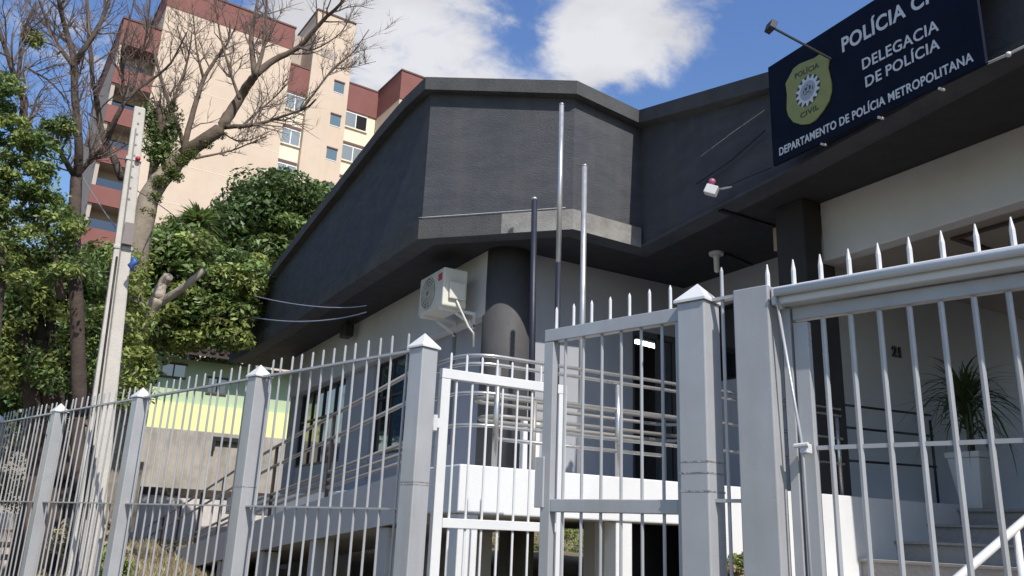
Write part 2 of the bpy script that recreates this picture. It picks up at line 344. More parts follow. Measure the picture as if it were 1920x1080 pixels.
# --- front wall (y 9.33), door opening, side return
mb = MB(); mb.box(5.5, 7.30, 9.33, 9.50, FLO, SOF); mb.box(8.16, 8.45, 9.33, 9.5, FLO, SOF); mb.box(7.30, 8.16, 9.33, 9.5, 4.50, SOF); obj('front_wall', mb, wallm, B)
dr = obj('door', MB().box(7.30, 7.36, 9.36, 9.44, FLO, 4.5).box(7.80, 7.87, 9.36, 9.44, FLO, 4.5).box(8.10, 8.16, 9.36, 9.44, FLO, 4.5).box(7.36, 8.10, 9.36, 9.44, 4.42, 4.5), pillarm, B, label='dark doorway frame with an open doorway')
obj('pane', MB().box(7.875, 8.095, 9.395, 9.405, FLO, 4.42), gl_dark, dr)
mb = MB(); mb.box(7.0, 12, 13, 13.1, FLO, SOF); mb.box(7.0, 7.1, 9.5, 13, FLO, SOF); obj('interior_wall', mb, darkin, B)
em = bpy.data.materials.new('fluorescent_light'); em.use_nodes = True; e = em.node_tree.nodes['Principled BSDF']; e.inputs['Emission Color'].default_value = (.92, .97, 1, 1); e.inputs['Emission Strength'].default_value = 6.
lt = thing('ceiling_light', 'lit white fluorescent tubes seen through the dark doorway', 'ceiling light', (8.0, 10.6, 4.85))
pA, pB = aty(1190, 640, 10.4), aty(1236, 652, 10.4)
obj('housing', MB().bar((pA[0], 10.4, pA[2]+.05), (pB[0], 10.4, pB[2]+.05), .12, .04), steelw, lt)
for k in range(4):
    p = pA+(pB-pA)*(k/4+.03); q = pA+(pB-pA)*(k/4+.22); obj('tube', MB().bar((p[0], 10.4, p[2]), (q[0], 10.4, q[2]), .05, .05), em, lt)
mb = MB(); mb.box(8.30, 8.45, 6.70, 7.5, FLO, SOF); mb.box(8.30, 8.45, 9.0, 9.33, FLO, SOF); mb.box(8.30, 8.45, 7.5, 9.0, 4.85, SOF); mb.box(8.30, 8.45, 7.5, 9.0, FLO, 3.75); obj('side_wall', mb, wallm, B)
w = obj('window', MB().box(8.34, 8.40, 7.5, 9.0, 3.75, 3.80).box(8.34, 8.40, 7.5, 9.0, 4.80, 4.85).box(8.34, 8.40, 7.5, 7.55, 3.8, 4.8).box(8.34, 8.40, 8.95, 9.0, 3.8, 4.8).box(8.34, 8.4, 8.2, 8.25, 3.8, 4.8), black, B, label='dark side window under the porch')
obj('pane', MB().box(8.365, 8.375, 7.55, 8.2, 3.8, 4.8), gl_dark, w); obj('pane', MB().box(8.365, 8.375, 8.25, 8.95, 3.8, 4.8), gl_dark, w)
obj('side_wall', MB().box(8.45, 14.4, 6.70, 6.85, FLO-.03, SOF), mat('porch_wall_paint', (.50, .53, .58), .75, .05, 1.5, .1, 60, spec=.3, dirt=.12, dirtcol=(.4, .4, .4)), B, label='shaded grey porch wall carrying the house number')
obj('porch_ceiling', MB().box(7.40, 14.4, 2.6, 6.69, 4.99, 5.29), ceilm, B)
# entrance wing pillar and lintel
obj('pillar', MB().box(6.97, 7.249, 5.86, 6.26, FLO, SOF+.002).box(7.251, 7.47, 5.88, 6.26, FLO, 4.595), soffitm, B, bev=.012, label='square dark pillar of the entrance wing')
obj('lintel', MB().box(7.252, 7.45, 2.75, 5.855, 4.60, SOF+.001), lintelm, B, label='pale lintel beam under the entrance soffit', bev=.012)
obj('porch_ceiling', MB().box(7.45, 8.2, 2.75, 5.86, 4.93, 4.985), ceilm, B)
obj('trim', MB().box(8.6, 8.66, 3.4, 5.2, 4.955, 4.985).box(8.66, 12, 5.14, 5.2, 4.955, 4.985), brownm, B)
# unseen block added at the wing's street end to cast the slab's shadow edge
obj('side_wall', MB().box(7.43, 14.4, -.6, 2.6, .2, SOF+.001), wallm, B)
# round dark pillar at the chamfered corner
mb = MB(); mb.tube([(5.30, 9.54, FLO), (5.30, 9.54, SOF+.002)], .33, 40); obj('pillar', mb, pillarm, B, smooth=True, label='round charcoal pillar at the chamfered corner of the roof')
# --- raised floor slab, ramp beam, stilts
F = thing('raised_floor', 'white raised concrete floor slab on posts in front of the police station', 'platform', (6, 7, SB))
obj('slab', MB().prism([(2.86, SY), (9.09, SY), (14.4, SY), (14.4, 9.32), (4.95, 20.6), (2.86+1.3, 20.6), (4.15, 9.6), (2.88, 6.9)], SB, FLO-.004), whitem, F, bev=.012)
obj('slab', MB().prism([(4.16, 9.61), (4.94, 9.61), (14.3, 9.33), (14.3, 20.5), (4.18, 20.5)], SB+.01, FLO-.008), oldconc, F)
rp = [(6.9, 2.05), (10.5, 1.745), (14.5, 1.36), (20.4, .74), (23.5, .42)]
mb = MB(); vs = []
for (y, z) in rp: vs += [(2.86, y, z-.42), (2.86, y, z), (4.14, y, z), (4.14, y, z-.42)]
fs = [(4*i+k, 4*i+4+k, 4*i+4+(k+1) % 4, 4*i+(k+1) % 4) for i in range(len(rp)-1) for k in range(4)]+[(0, 1, 2, 3), tuple(len(vs)-4+k for k in (3, 2, 1, 0))]
mb.add(vs, [f[::-1] for f in fs]); obj('ramp', mb, beamgrey, F, label='grey sloping access ramp running along the side')
for x, y in ((2.88, 5.80),):
    obj('post', MB().box(x, x+.17, y, y+.17, .3, SB-.002), whitem, F, bev=.008)
for x, y, w_ in ((4.36, 5.80, .17),): obj('post', MB().box(x, x+w_, y, y+.17, .3, SB-.002), whitem, F, bev=.008)
for x, y, w_, zt in ((2.90, 7.25, .22, 1.58), (2.90, 9.35, .22, 1.42), (2.9, 11.6, .22, 1.2), (2.9, 14.2, .22, .95), (3.95, 7.6, .22, 1.6), (4.4, 9.6, .24, SB), (4.4, 13, .24, SB), (7.2, 12.6, .3, SB), (8.9, 15, .3, SB), (4.5, 17, .25, SB), (9.9, 19, .3, SB), (4.72, 6.6, .2, SB)):
    obj('post', MB().box(x, x+w_, y, y+w_, .3, zt+.004), beamgrey, F, bev=.008)
obj('slab_wall', MB().box(5.35, 9.05, SY-.004, SY-.0005, .3, FLO-.012).box(5.35, 9.05, SY+.004, SY+.15, .3, SB-.02), whitem, F, label='white wall closing the space below the slab')
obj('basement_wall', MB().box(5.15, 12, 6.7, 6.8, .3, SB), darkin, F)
# granite stair climbing to the landing along +X
ST = thing('entrance_stair', 'grey granite entrance steps rising in the shade beside the white slab', 'stairs', (7.4, 4.6, .6))
nose = [7.37+(-5+k)*.575 for k in range(0, 9)]
for k in range(0, 9):
    z1 = 1.47+(k-5)*.187; x0 = nose[k]
    if z1 < .45: continue
    obj('step', MB().box(x0+.02, x0+.66, 3.3, SY-.006, z1-.19 if z1-.19 > .1 else .1, z1-.03), gtile, ST)
    obj('tread', MB().box(x0-.02, x0+.62, 3.28, SY-.004, z1-.029, z1), gtile, ST, bev=.005)
obj('landing', MB().box(9.11, 14.4, 2.61, SY-.004, 1.75, FLO-.05), gtile, ST)
obj('tread', MB().box(9.07, 9.7, 3.28, SY-.003, 2.0, 2.031), gtile, ST)
obj('stair_base', MB().box(7.6, 14.3, 3.31, SY-.008, .3, 1.25), oldconc, ST)
# ================================================================== SIGN
sp0 = np.array(plan[11]); sd = np.array(plan[12])-sp0; sd /= np.linalg.norm(sd); sn = np.array([sd[1], -sd[0]])
if sn[0] > 0: sn = -sn
SOFF = .26; sbase = sp0+sn*SOFF
def SPt(px, py, o=0.): return onpl(px, py, sbase+sn*o, sd)
def suv(px, py): q = SPt(px, py); return float((q[:2]-sbase)@sd), float(q[2])
c0, c1, c2, c3 = SPt(1449, 312), SPt(1441, 126), SPt(1688, -6), SPt(1848, 118)
u0 = (suv(1449, 312)[0]+suv(1441, 126)[0])/2; u1 = suv(1848, 118)[0]
zb0, zt0 = suv(1449, 312)[1], suv(1441, 126)[1]; zb1 = suv(1848, 118)[1]; zt1 = zt0-(zb0-zb1)-.03
def S3(u, z, o=0.): q = sbase+sd*u+sn*o; return np.array([q[0], q[1], z])
SG = thing('police_sign', 'large navy police sign board with white lettering and a gold shield on the roof fascia', 'sign', S3((u0+u1)/2, zb0, -.05))
def splate(mb, poly, o0, o1):
    n = len(poly); vs = [S3(u, z, o0) for u, z in poly]+[S3(u, z, o1) for u, z in poly]
    a = sum(poly[i][0]*poly[(i+1) % n][1]-poly[(i+1) % n][0]*poly[i][1] for i in range(n))
    fs = [tuple(range(n)), tuple(range(n, 2*n))[::-1]]+[(i, n+i, n+(i+1) % n, (i+1) % n) for i in range(n)]
    return mb.add(vs, fs)
obj('board', splate(MB(), [(u0, zb0), (u1, zb1), (u1, zt1), (u0, zt0)], -.03, 0), navy, SG)
fr = MB()
for (a, b) in (((u0+.05, zb0+.04), (u1-.05, zb1+.04)), ((u0+.05, zt0-.05), (u1-.05, zt1-.05))): fr.bar(S3(*a, -.06), S3(*b, -.06), .03, .03)
obj('sign_frame', fr, black, SG)
def text3(name, body, px0, px1, cap_px, frac_body=None, label=None, m=signwhite, parent=SG, bold=.012, o=.002):
    # baseline from px0 to px1, cap height so that the first letter reaches pixel cap_px
    cu = bpy.data.curves.new(name, 'FONT'); cu.body = body; cu.extrude = .004/1.; cu.offset = bold; cu.size = 1; cu.space_character = 1.06
    t = bpy.data.objects.new(name, cu); COL.objects.link(t)
    dg = bpy.context.evaluated_depsgraph_get(); me = bpy.data.meshes.new_from_object(t.evaluated_get(dg)); bpy.data.objects.remove(t)
    v = np.array([x.co[:] for x in me.vertices]); 
    xmax = v[:, 0].max(); xmin = v[:, 0].min(); caph = .73
    if frac_body:
        c2_ = bpy.data.curves.new('m', 'FONT'); c2_.body = frac_body; c2_.offset = bold; c2_.space_character = 1.06; tt = bpy.data.objects.new('m', c2_); COL.objects.link(tt)
        dg = bpy.context.evaluated_depsgraph_get(); m2 = bpy.data.meshes.new_from_object(tt.evaluated_get(dg)); xmax = max(x.co[0] for x in m2.vertices); bpy.data.objects.remove(tt)
    ua, za = suv(*px0); ub, zb_ = suv(*px1); uc, zc = suv(*cap_px)
    sx = (ub-ua)/(xmax-xmin); sz = (zc-za)/caph; sl_ = (zb_-za)/(ub-ua)
    pts = []
    for p in v:
        u = ua+(p[0]-xmin)*sx; z = za+sl_*(u-ua)+p[1]*sz; pts.append(S3(u, z, o+p[2]*.5))
    base = org(parent)
    for i, x in enumerate(me.vertices): x.co = Vector(pts[i])-base
    me.materials.clear(); me.materials.append(m); ob = bpy.data.objects.new(name, me); link(ob, parent, label); return ob
text3('lettering', 'POLÍCIA CIVIL', (1580, 98), (1699, 30), (1577, 72), 'POLÍCIA', label='white words POLÍCIA CIVIL, top line of the sign', bold=.022)
text3('lettering', 'DELEGACIA', (1618, 131), (1761, 56), (1616, 111), label='white word DELEGACIA on the sign')
text3('lettering', 'DE', (1624, 164), (1654, 148), (1622, 144), label='white word DE on the sign')
text3('lettering', 'POLÍCIA', (1662.5, 143), (1763, 90), (1660.8, 123), label='white word POLÍCIA under DELEGACIA on the sign')
text3('lettering', 'DEPARTAMENTO DE POLÍCIA METROPOLITANA', (1462, 292), (1826, 114), (1461, 277.5), label='small white line DEPARTAMENTO DE POLÍCIA METROPOLITANA along the bottom', bold=.018)
shp = [(150, 530), (172, 490), (200, 435), (240, 405), (290, 385), (330, 370), (370, 343), (400, 350), (427, 368), (423, 400), (418, 430), (430, 480), (440, 530), (440, 580), (425, 640), (390, 700), (340, 762), (300, 785), (250, 790), (200, 775), (168, 735), (157, 690), (160, 600)]
poly = [suv(1430+x/3.3755, y/3.3755) for x, y in shp]
SH = obj('shield', splate(MB(), poly, .001, .012), signgold, SG, label='olive gold police shield emblem')
gu, gz = suv(1430+293/3.3755, 575/3.3755); ru = abs(suv(1430+372/3.3755, 540/3.3755)[0]-suv(1430+218/3.3755, 612/3.3755)[0])/2; rzv = ru
ru = max(ru, .05); rzv = abs(suv(1517, 142)[1]-suv(1517, 199)[1])/2
def disc(rf, n=40, o0=.013, o1=.018): return splate(MB(), [(gu+ru*rf*math.cos(2*math.pi*i/n), gz+rzv*rf*math.sin(2*math.pi*i/n)) for i in range(n)], o0, o1)
gear = [];
for i in range(14*4):
    r_ = 1.0 if (i % 4) in (0, 1) else .76; a_ = 2*math.pi*(i+.5)/56; gear.append((gu+ru*r_*math.cos(a_), gz+rzv*r_*math.sin(a_)))
obj('gear_disc', disc(1.0, 40, .0125, .0140), signdark, SH); obj('gear', splate(MB(), gear, .0145, .017), signwhite, SH)  # dark printed disc behind the white gear
obj('gear_disc', disc(.62, 32, .0175, .0185), signgrey, SH)  # grey printed centre of the gear
cr_ = MB()
for (du, dz, wu, wz) in ((-.12, .15, .18, .2), (.2, .12, .14, .26), (0, -.1, .3, .06), (.04, .34, .1, .08), (-.14, -.2, .08, .06), (.22, -.24, .12, .05), (-.32, .0, .05, .3), (.42, 0, .05, .3)):
    splate(cr_, [(gu+ru*(du-wu/2), gz+rzv*(dz-wz/2)), (gu+ru*(du+wu/2), gz+rzv*(dz-wz/2)), (gu+ru*(du+wu/2), gz+rzv*(dz+wz/2)), (gu+ru*(du-wu/2), gz+rzv*(dz+wz/2))], .019, .020)
obj('crest', cr_, signdark, SH)
text3('shield_lettering', 'POLÍCIA', (1430+212/3.3755, 500/3.3755), (1430+362/3.3755, 428/3.3755), (1430+210/3.3755, 468/3.3755), m=signdark, parent=SH, o=.013, bold=.01)
text3('shield_lettering', 'CIVIL', (1430+246/3.3755, 753/3.3755), (1430+362/3.3755, 690/3.3755), (1430+245/3.3755, 720/3.3755), m=signdark, parent=SH, o=.013, bold=.01)
for px in ((1541, 270), (1648, 220), (1762, 166)):
    u, z = suv(*px); mb = MB(); mb.tube([S3(u, z, -.05), S3(u, z, .008)], .012, 8); obj('bolt', mb, steelw, SG)
# lamp arm above the sign
LA = thing('sign_lamp', 'small black floodlight on a thin arm sticking out over the left end of the sign', 'floodlight', S3(suv(1530, 90)[0], suv(1530, 90)[1]))
pa = S3(*suv(1562, 112), .02); pb = SPt(1449, 52, .62); mb = MB(); mb.tube([pa, pb], .013, 6); obj('arm', mb, black, LA)
mb = MB(); d_ = (pb-pa)/np.linalg.norm(pb-pa); mb.obox(pb+d_*.02, d_, np.cross(d_, Z3)/np.linalg.norm(np.cross(d_, Z3)), np.cross(np.cross(d_, Z3), d_)/np.linalg.norm(np.cross(d_, Z3)), .03, .055, .045); obj('lamp_head', mb, black, LA, bev=.006)
mb = MB(); mb.tube([pb+np.array([0, 0, .03]), pb+np.array([.0, 0, .075])], .018, 6); obj('sensor', mb, black, LA)
# fascia details: security camera with pink sensor, conduit, wires
fb = plan[11]
def FW(px, py, o=0.): return onpl(px, py, np.array(plan[10])+sn*o, (np.array(plan[11])-np.array(plan[10]))/np.linalg.norm(np.array(plan[11])-np.array(plan[10])))
q = FW(1334, 357, .22); SCm = thing('security_camera', 'small white box lamp with pink sensor dome on the fascia left of the sign', 'security light', q)
mb = MB(); mb.obox(q, (.5, -.75, -.4)/np.linalg.norm((.5, -.75, -.4)), np.array((.8, .58, -.08))/np.linalg.norm((.8, .58, -.08)), np.cross((.5, -.75, -.4)/np.linalg.norm((.5, -.75, -.4)), np.array((.8, .58, -.08))/np.linalg.norm((.8, .58, -.08))), .07, .045, .055); obj('housing', mb, steelw, SCm, bev=.008)
q2 = FW(1335, 341, .20); bm = MB()
for i in range(6):
    for k in range(10):
        pass
def sphere(mb, c, r, n=12, m_=8, sz=1.):
    vs = [(c[0]+r*math.sin(math.pi*j/m_)*math.cos(2*math.pi*i/n), c[1]+r*math.sin(math.pi*j/m_)*math.sin(2*math.pi*i/n), c[2]+sz*r*math.cos(math.pi*j/m_)) for j in range(m_+1) for i in range(n)]
    return mb.add(vs, [(j*n+i, (j+1)*n+i, (j+1)*n+(i+1) % n, j*n+(i+1) % n) for j in range(m_) for i in range(n)])
pink = mat('pink_sensor', (.35, .10, .17), .4, .05)
sphere(bm, q2, .042); obj('sensor', bm, pink, SCm, smooth=True)
mb = MB(); mb.tube([q+np.array([.03, -.05, 0]), FW(1352, 354, .10), FW(1372, 350, .02)], .012, 6); obj('bracket', mb, steelw, SCm)
lk = obj('hanging_conduit', MB().tube([FW(1352, 354, .06), FW(1400, 333, .03), FW(1446, 314, .04)], .008, 5), black); lk['label'] = 'thin dark conduit running from the security light to the sign'; lk['category'] = 'cable'
cnd = thing('pale_conduit', 'pale conduit on the fascia bottom right of the sign', 'conduit', SPt(1851, 118, -.15))
obj('pipe', MB().tube([SPt(1851, 119, -.15), SPt(1892, 101, -.15), SPt(1935, 80, -.15)], .011, 6), steelw, cnd)
obj('joint', sphere(MB(), SPt(1891, 102, -.14), .022), steelw, cnd, smooth=True)
wr = obj('fascia_wire', MB().tube([FW(1314, 293, .03), FW(1374, 248, .03), FW(1434, 206, .03)], .005, 4), MATS['handrail_steel']); wr['label'] = 'thin pale wire slanting up the dark fascia beside the sign'; wr['category'] = 'wire'
wr = obj('fascia_wire', MB().tube([FW(1306, 345, .02), FW(1372, 300, .02), FW(1434, 245, .02)], .012, 4), black); wr['label'] = 'thick black cable slanting up the dark fascia below the pale wire'; wr['category'] = 'wire'
# ceiling pendant
q = atz(1343, 474, SOF); PL = thing('ceiling_lamp_base', 'small white pendant lamp holder hanging from the dark entrance soffit', 'pendant lamp', q)
obj('rose', MB().tube([q+(0, 0, .0), q-(0, 0, .035)], [.10, .095], 20), steelw, PL, smooth=False)
obj('socket', MB().tube([q-(0, 0, .035), q-(0, 0, .08), q-(0, 0, .26), q-(0, 0, .28)], [.06, .04, .035, .02], 14), steelw, PL, smooth=True)
# floodlight under the left soffit
q = atz(652, 604, SOF-.02); FL = thing('soffit_floodlight', 'small black floodlight under the left soffit beside the pale beam', 'floodlight', q)
obj('housing', MB().box(q[0]-.09, q[0]+.09, q[1]-.16, q[1]+.16, q[2]-.30, q[2]-.06), black, FL, bev=.02)
obj('bracket', MB().box(q[0]-.02, q[0]+.02, q[1]-.05, q[1]+.05, q[2]-.06, q[2]), black, FL)
# wires on the left fascia
def wire(name, pts, r, m, label):
    P = np.array(pts, float); n = 14; out_ = []
    for i in range(n+1):
        t = i/n; a = P[0]*(1-t)*(1-t)+2*P[1]*t*(1-t)+P[2]*t*t; out_.append(a)
    o = obj(name, MB().tube(out_, r, 5), m, smooth=True); o['label'] = label; o['category'] = 'wire'; return o
bluew = mat('blue_grey_cable', (.30, .33, .42), .5, .05)
wire('overhead_wire', [atx(425, 583, 3.55), atx(560, 625, 3.55), atx(687, 585, 4.2)], .010, bluew, 'pale blue-grey cable sagging across the left fascia, the lower of two')
wire('overhead_wire', [atx(445, 546, 3.55), atx(590, 590, 3.55), atx(687, 573, 4.2)], .008, bluew, 'thin grey cable sagging across the left fascia, the upper of two')
whw = mat('white_cable', (.6, .6, .6), .5, .03)
e1 = offset(plan, -.012)
wire('ledge_wire', [v3(e1[8], SOF+.285), v3(e1[8], SOF+.283)*.5+v3(e1[9], SOF+.283)*.5, v3(e1[8], SOF+.285)*.05+v3(e1[9], SOF+.285)*.95], .0045, whw, 'thin white cable lying along the chamfered fascia ledge')
# ================================================================== AC unit
AX = 4.42
a0 = atx(783, 530, AX); a1 = atx(833, 505, AX)
ac = thing('air_conditioner', 'ivory outdoor air conditioning unit with red badge hung on the wall under the soffit', 'air conditioner', (AX+.2, (a0[1]+a1[1])/2, a0[2]-.5))
y0, y1 = sorted((atx(786, 560, AX)[1], atx(831, 540, AX)[1])); zt = atx(831, 501, AX)[2]; zb_ = zt-.54
obj('case', MB().box(AX, AX+.36, y0, y1, zb_, zt), acw, ac, bev=.02)
yc = y0+(y1-y0)*.62; zc = (zt+zb_)/2
ring = MB()
for r in (.22, .18, .14, .10, .06): ring.tube([(AX-.012, yc+r*math.cos(t), zc+r*math.sin(t)) for t in np.linspace(0, 2*math.pi, 29)], .006, 4, cap=False)
for t in np.linspace(0, 2*math.pi, 13)[:-1]: ring.tube([(AX-.012, yc+.04*math.cos(t), zc+.04*math.sin(t)), (AX-.012, yc+  .23*math.cos(t), zc+.23*math.sin(t))], .004, 4)
obj('fan_recess', MB().tube([(AX-.004, yc, zc), (AX+.002, yc, zc)], .23, 32), acdark, ac)
obj('grille', ring, acw, ac)
obj('badge', MB().box(AX-.006, AX, y0+.05, y0+.17, zt-.17, zt-.07), red, ac)
obj('bracket', MB().bar((AX+.0, y0+.1, zb_-.02), (4.97, y0+.1, zb_-.02), .04, .04).bar((AX+.25, y0+.1, zb_-.05), (4.97, y0+.1, zb_-.2), .03, .03).bar((4.955, y0+.1, zb_-.23), (4.955, y0+.1, zb_), .03, .03, up=(1, 0, 0)), steelw, ac)
obj('bracket', MB().bar((AX+.0, y1-.1, zb_-.02), (4.97, y1-.1, zb_-.02), .04, .04).bar((AX+.25, y1-.1, zb_-.05), (4.97, y1-.1, zb_-.2), .03, .03).bar((4.955, y1-.1, zb_-.23), (4.955, y1-.1, zb_), .03, .03, up=(1, 0, 0)), steelw, ac)
obj('valve_cover', MB().box(AX+.08, AX+.32, y0-.05, y0-.003, zb_+.1, zb_+.34), acw, ac, bev=.015)
obj('pipe', MB().tube([(AX+.2, y0-.02, zb_+.1), (AX+.25, y0-.04, zb_-.02), aty(868, 590, y0-.05), aty(878, 612, y0-.08), aty(888, 625, y0-.1), aty(888, 650, y0-.1)], .015, 8), acw, ac, smooth=True)
# ================================================================== flagpoles (between railing and wall)
fp = thing('flagpole', 'dark navy flagpole, leftmost and shortest of three behind the railing', 'flagpole', (4.52, 7.55, FLO), 'flagpoles in front of the police station')
t_ = aty(1002, 376, 7.55); obj('pole', MB().tube([(4.56, 7.55, FLO), (t_[0], 7.55, t_[2])], [.036, .033], 16), darkpole, fp, smooth=True); obj('finial', sphere(MB(), (t_[0], 7.55, t_[2]+.02), .035, sz=.7), polemetal, fp, smooth=True)
fp = thing('flagpole', 'tall steel flagpole, middle one and tallest of three behind the railing', 'flagpole', (4.86, 7.55, FLO), 'flagpoles in front of the police station')
t_ = aty(1053, 198, 7.55); m_ = aty(1047, 493, 7.55); obj('pole', MB().tube([m_, (t_[0], 7.55, t_[2])], [.031, .029], 16), polemetal, fp, smooth=True)
obj('pole', MB().tube([(4.86, 7.55, FLO), m_], [.034, .033], 16), darkpole, fp, label='dark painted lower sleeve of the tallest flagpole', smooth=True); obj('finial', sphere(MB(), (t_[0], 7.55, t_[2]+.015), .032, sz=.6), polemetal, fp, smooth=True)
fp = thing('flagpole', 'steel flagpole, rightmost of three behind the railing', 'flagpole', (5.19, 7.55, FLO), 'flagpoles in front of the police station')
t_ = aty(1096, 313, 7.55); obj('pole', MB().tube([(5.19, 7.55, FLO), (t_[0], 7.55, t_[2])], [.037, .033], 16), polemetal, fp, smooth=True); obj('finial', sphere(MB(), (t_[0], 7.55, t_[2]+.015), .035, sz=.6), polemetal, fp, smooth=True)
# ================================================================== railings
def railset(name, label, loc, rails, posts, r=.021, rp_=.024, m=inox, pm=None):
    t = thing(name, label, 'railing', loc)
    for pts in rails: obj('rail', MB().tube(pts, r, 10), m, t, smooth=True)
    for (p, q) in posts: obj('post', MB().tube([p, q], rp_, 12), pm or m, t, smooth=True)
    return t
RY = 5.86
def curve(z, x0=2.93, y0=RY, r=.28, tail=7.0, xr=2.93):
    pts = [(xr, tail, z)]
    for k in range(7):
        a = math.pi+(math.pi/2)*k/6; pts.append((x0+r+r*math.cos(a), y0+r+r*math.sin(a), z))
    return pts
rl = [curve(z)+[(7.35, RY, z)] for z in (2.97, 2.90, 2.66, 2.40)]
rl.append([(3.2, RY, 2.30), (4.9, RY, 2.30)])
railset('balcony_railing', 'steel railing with curved corner along the white raised floor', (4.5, RY, FLO), rl,
        [((x, RY, FLO), (x, RY, 2.88)) for x in (3.20, 4.42, 5.9, 7.28)], r=.016)
for o_ in [o for o in COL.objects if o.name.startswith('balcony_railing')]: pass
railset('porch_railing', 'shaded dark handrail continuing past the pillar behind the potted plant', (8.3, RY, FLO),
        [[(7.45, RY+.06, z), (9.0, RY+.06, z+.04)] for z in (3.04, 2.80, 2.45)], [((8.97, RY+.06, FLO), (8.97, RY+.06, 3.02))], r=.013, rp_=.015, m=black)  # black colour puts the porch shade into the steel rail
lp = []
for (zz_, dx) in ((2.84, 0), (2.66, .05)):
    y_, r_ = 7.0, .22; pts = [(6.15+dx+r_*math.sin(t), y_+r_-r_*math.cos(t), zz_) for t in np.linspace(0, math.pi, 9)]
    pts2 = [(3.95+dx-r_*math.sin(t), y_+r_+r_*math.cos(t), zz_) for t in np.linspace(0, math.pi, 9)]
    lp.append(pts+pts2+[pts[0]])
railset('ramp_loop_railing', 'double steel handrail with rounded U-turn ends behind the balcony railing', (5.1, 7.2, FLO), lp, [((x, y, FLO), (x, y, 2.84)) for x in (4.25, 5.9) for y in (7.0,)], r=.020, m=mat('dull_handrail', (.27, .255, .23), .5, .1, 5, metal=.3))
def rampz(y): return float(np.interp(y, [6.0, 6.9, 11.6, 14.2, 20.4, 27.8], [2.06, 2.05, 1.66, 1.42, .74, .0]))
ys = [6.95, 9, 11.6, 14.2, 17.3, 20.4, 23.5]
mt = mat('galvanised_ramp_rail', (.33, .31, .29), .45, .12, 5, metal=.4)
railset('ramp_railing', 'long grey double handrail descending beside the access ramp', (2.92, 14, 1.3),
        [[(2.92, y, rampz(y)+h) for y in ys] for h in (.93, .66, .20, .12)]+[[(2.92, y, 2.34-.085*(y-6.9)) for y in ys[:4]]],
        [((2.92, y, rampz(y)-.02), (2.92, y, rampz(y)+.92)) for y in (6.98, 9.2, 11.6, 13.2, 14.9, 16.8, 19.0, 21.2)], m=mt, pm=brownm)
# low white block and door panel behind the loop railing
obj('notice_panel', MB().box(5.25, 5.50, 8.9, 8.98, FLO, 2.95), whitem, label='plain white low panel standing behind the handrails', cat='panel', bev=.01)
# stair handrail in the foreground right
HP = [aty(1796, 1084, 3.5), aty(1925, 972, 3.5)]; dd = HP[1]-HP[0]
railset('stair_handrail', 'thick pale handrail rising beside the granite steps at the lower right', (6, 3.5, .6),
        [[HP[0]-dd*.6, HP[1]+dd*.6]], [((aty(1905, 995, 3.5)[0], 3.5, .3), (aty(1905, 995, 3.5)[0], 3.5, aty(1905, 995, 3.5)[2]))], r=.030, m=steelw)
# house number 21
cu = bpy.data.curves.new('n', 'FONT'); cu.body = '21'; cu.size = .19; cu.extrude = .012; cu.offset = .006; cu.space_character = 1.1
t = bpy.data.objects.new('n', cu); COL.objects.link(t); me = bpy.data.meshes.new_from_object(t.evaluated_get(bpy.context.evaluated_depsgraph_get())); bpy.data.objects.remove(t)
q = aty(1674, 667, 6.685); me.transform(Matrix.Rotation(math.pi/2, 4, 'X')); me.materials.clear(); me.materials.append(black)
hn = bpy.data.objects.new('house_number', me); hn.location = q; link(hn, None, 'black house number 21 on the shaded porch wall', 'house number')
# ================================================================== plant pot
px_, py_ = 9.32, 5.68
PT = thing('plant_pot', 'tall tapered white planter at the top of the granite steps', 'planter', (px_, py_, 2.032))
def frust(mb, c, h0, h1, z0, z1):
    vs = [(c[0]+sx*h0, c[1]+sy*h0, z0) for sx, sy in ((-1, -1), (1, -1), (1, 1), (-1, 1))]+[(c[0]+sx*h1, c[1]+sy*h1, z1) for sx, sy in ((-1, -1), (1, -1), (1, 1), (-1, 1))]
    return mb.add(vs, [(3, 2, 1, 0), (4, 5, 6, 7), (0, 1, 5, 4), (1, 2, 6, 5), (2, 3, 7, 6), (3, 0, 4, 7)])
obj('planter_body', frust(MB(), (px_, py_), .12, .19, 2.034, 2.59), whitem, PT, bev=.012)
obj('rim', frust(MB(), (px_, py_), .203, .21, 2.591, 2.66), whitem, PT, bev=.01)
DR = thing('dracaena_plant', 'spiky potted dracaena with arching strap leaves in the white planter', 'potted plant', (px_, py_, 2.66))
obj('stem', MB().tube([(px_, py_, 2.6), (px_+.02, py_, 3.0), (px_, py_+.02, 3.25)], [.04, .035, .02], 8), barkd, DR, smooth=True)
leafm = []
for k in range(6):
    L = .50+.06*k; droop = .35+.16*k; mb = MB(); vs = []; n = 7
    for i in range(n+1):
        t = i/n; x = L*t*math.cos(.55*(1-droop*.3)); z = L*(.85*t-droop*1.1*t*t); w_ = .016*(1-t**2.2)+.001
        vs += [(x, -w_, z), (x, w_, z)]
    mb.add(vs, [(2*i, 2*i+1, 2*i+3, 2*i+2) for i in range(n)]); leafm.append(mesh_of('leaf', mb, leafP))
for k in range(190):
    o = inst('leaf', random.choice(leafm), DR, (px_+random.uniform(-.02, .02), py_+random.uniform(-.02, .02), random.choice((3.22, 3.25, 3.1, 3.0, 2.9))+random.uniform(-.07, .07)))
    o.rotation_euler = (random.uniform(-.2, .2), random.uniform(-1.0, .55), random.uniform(0, 6.283)); s_ = random.uniform(.7, 1.25); o.scale = (s_, s_, s_)
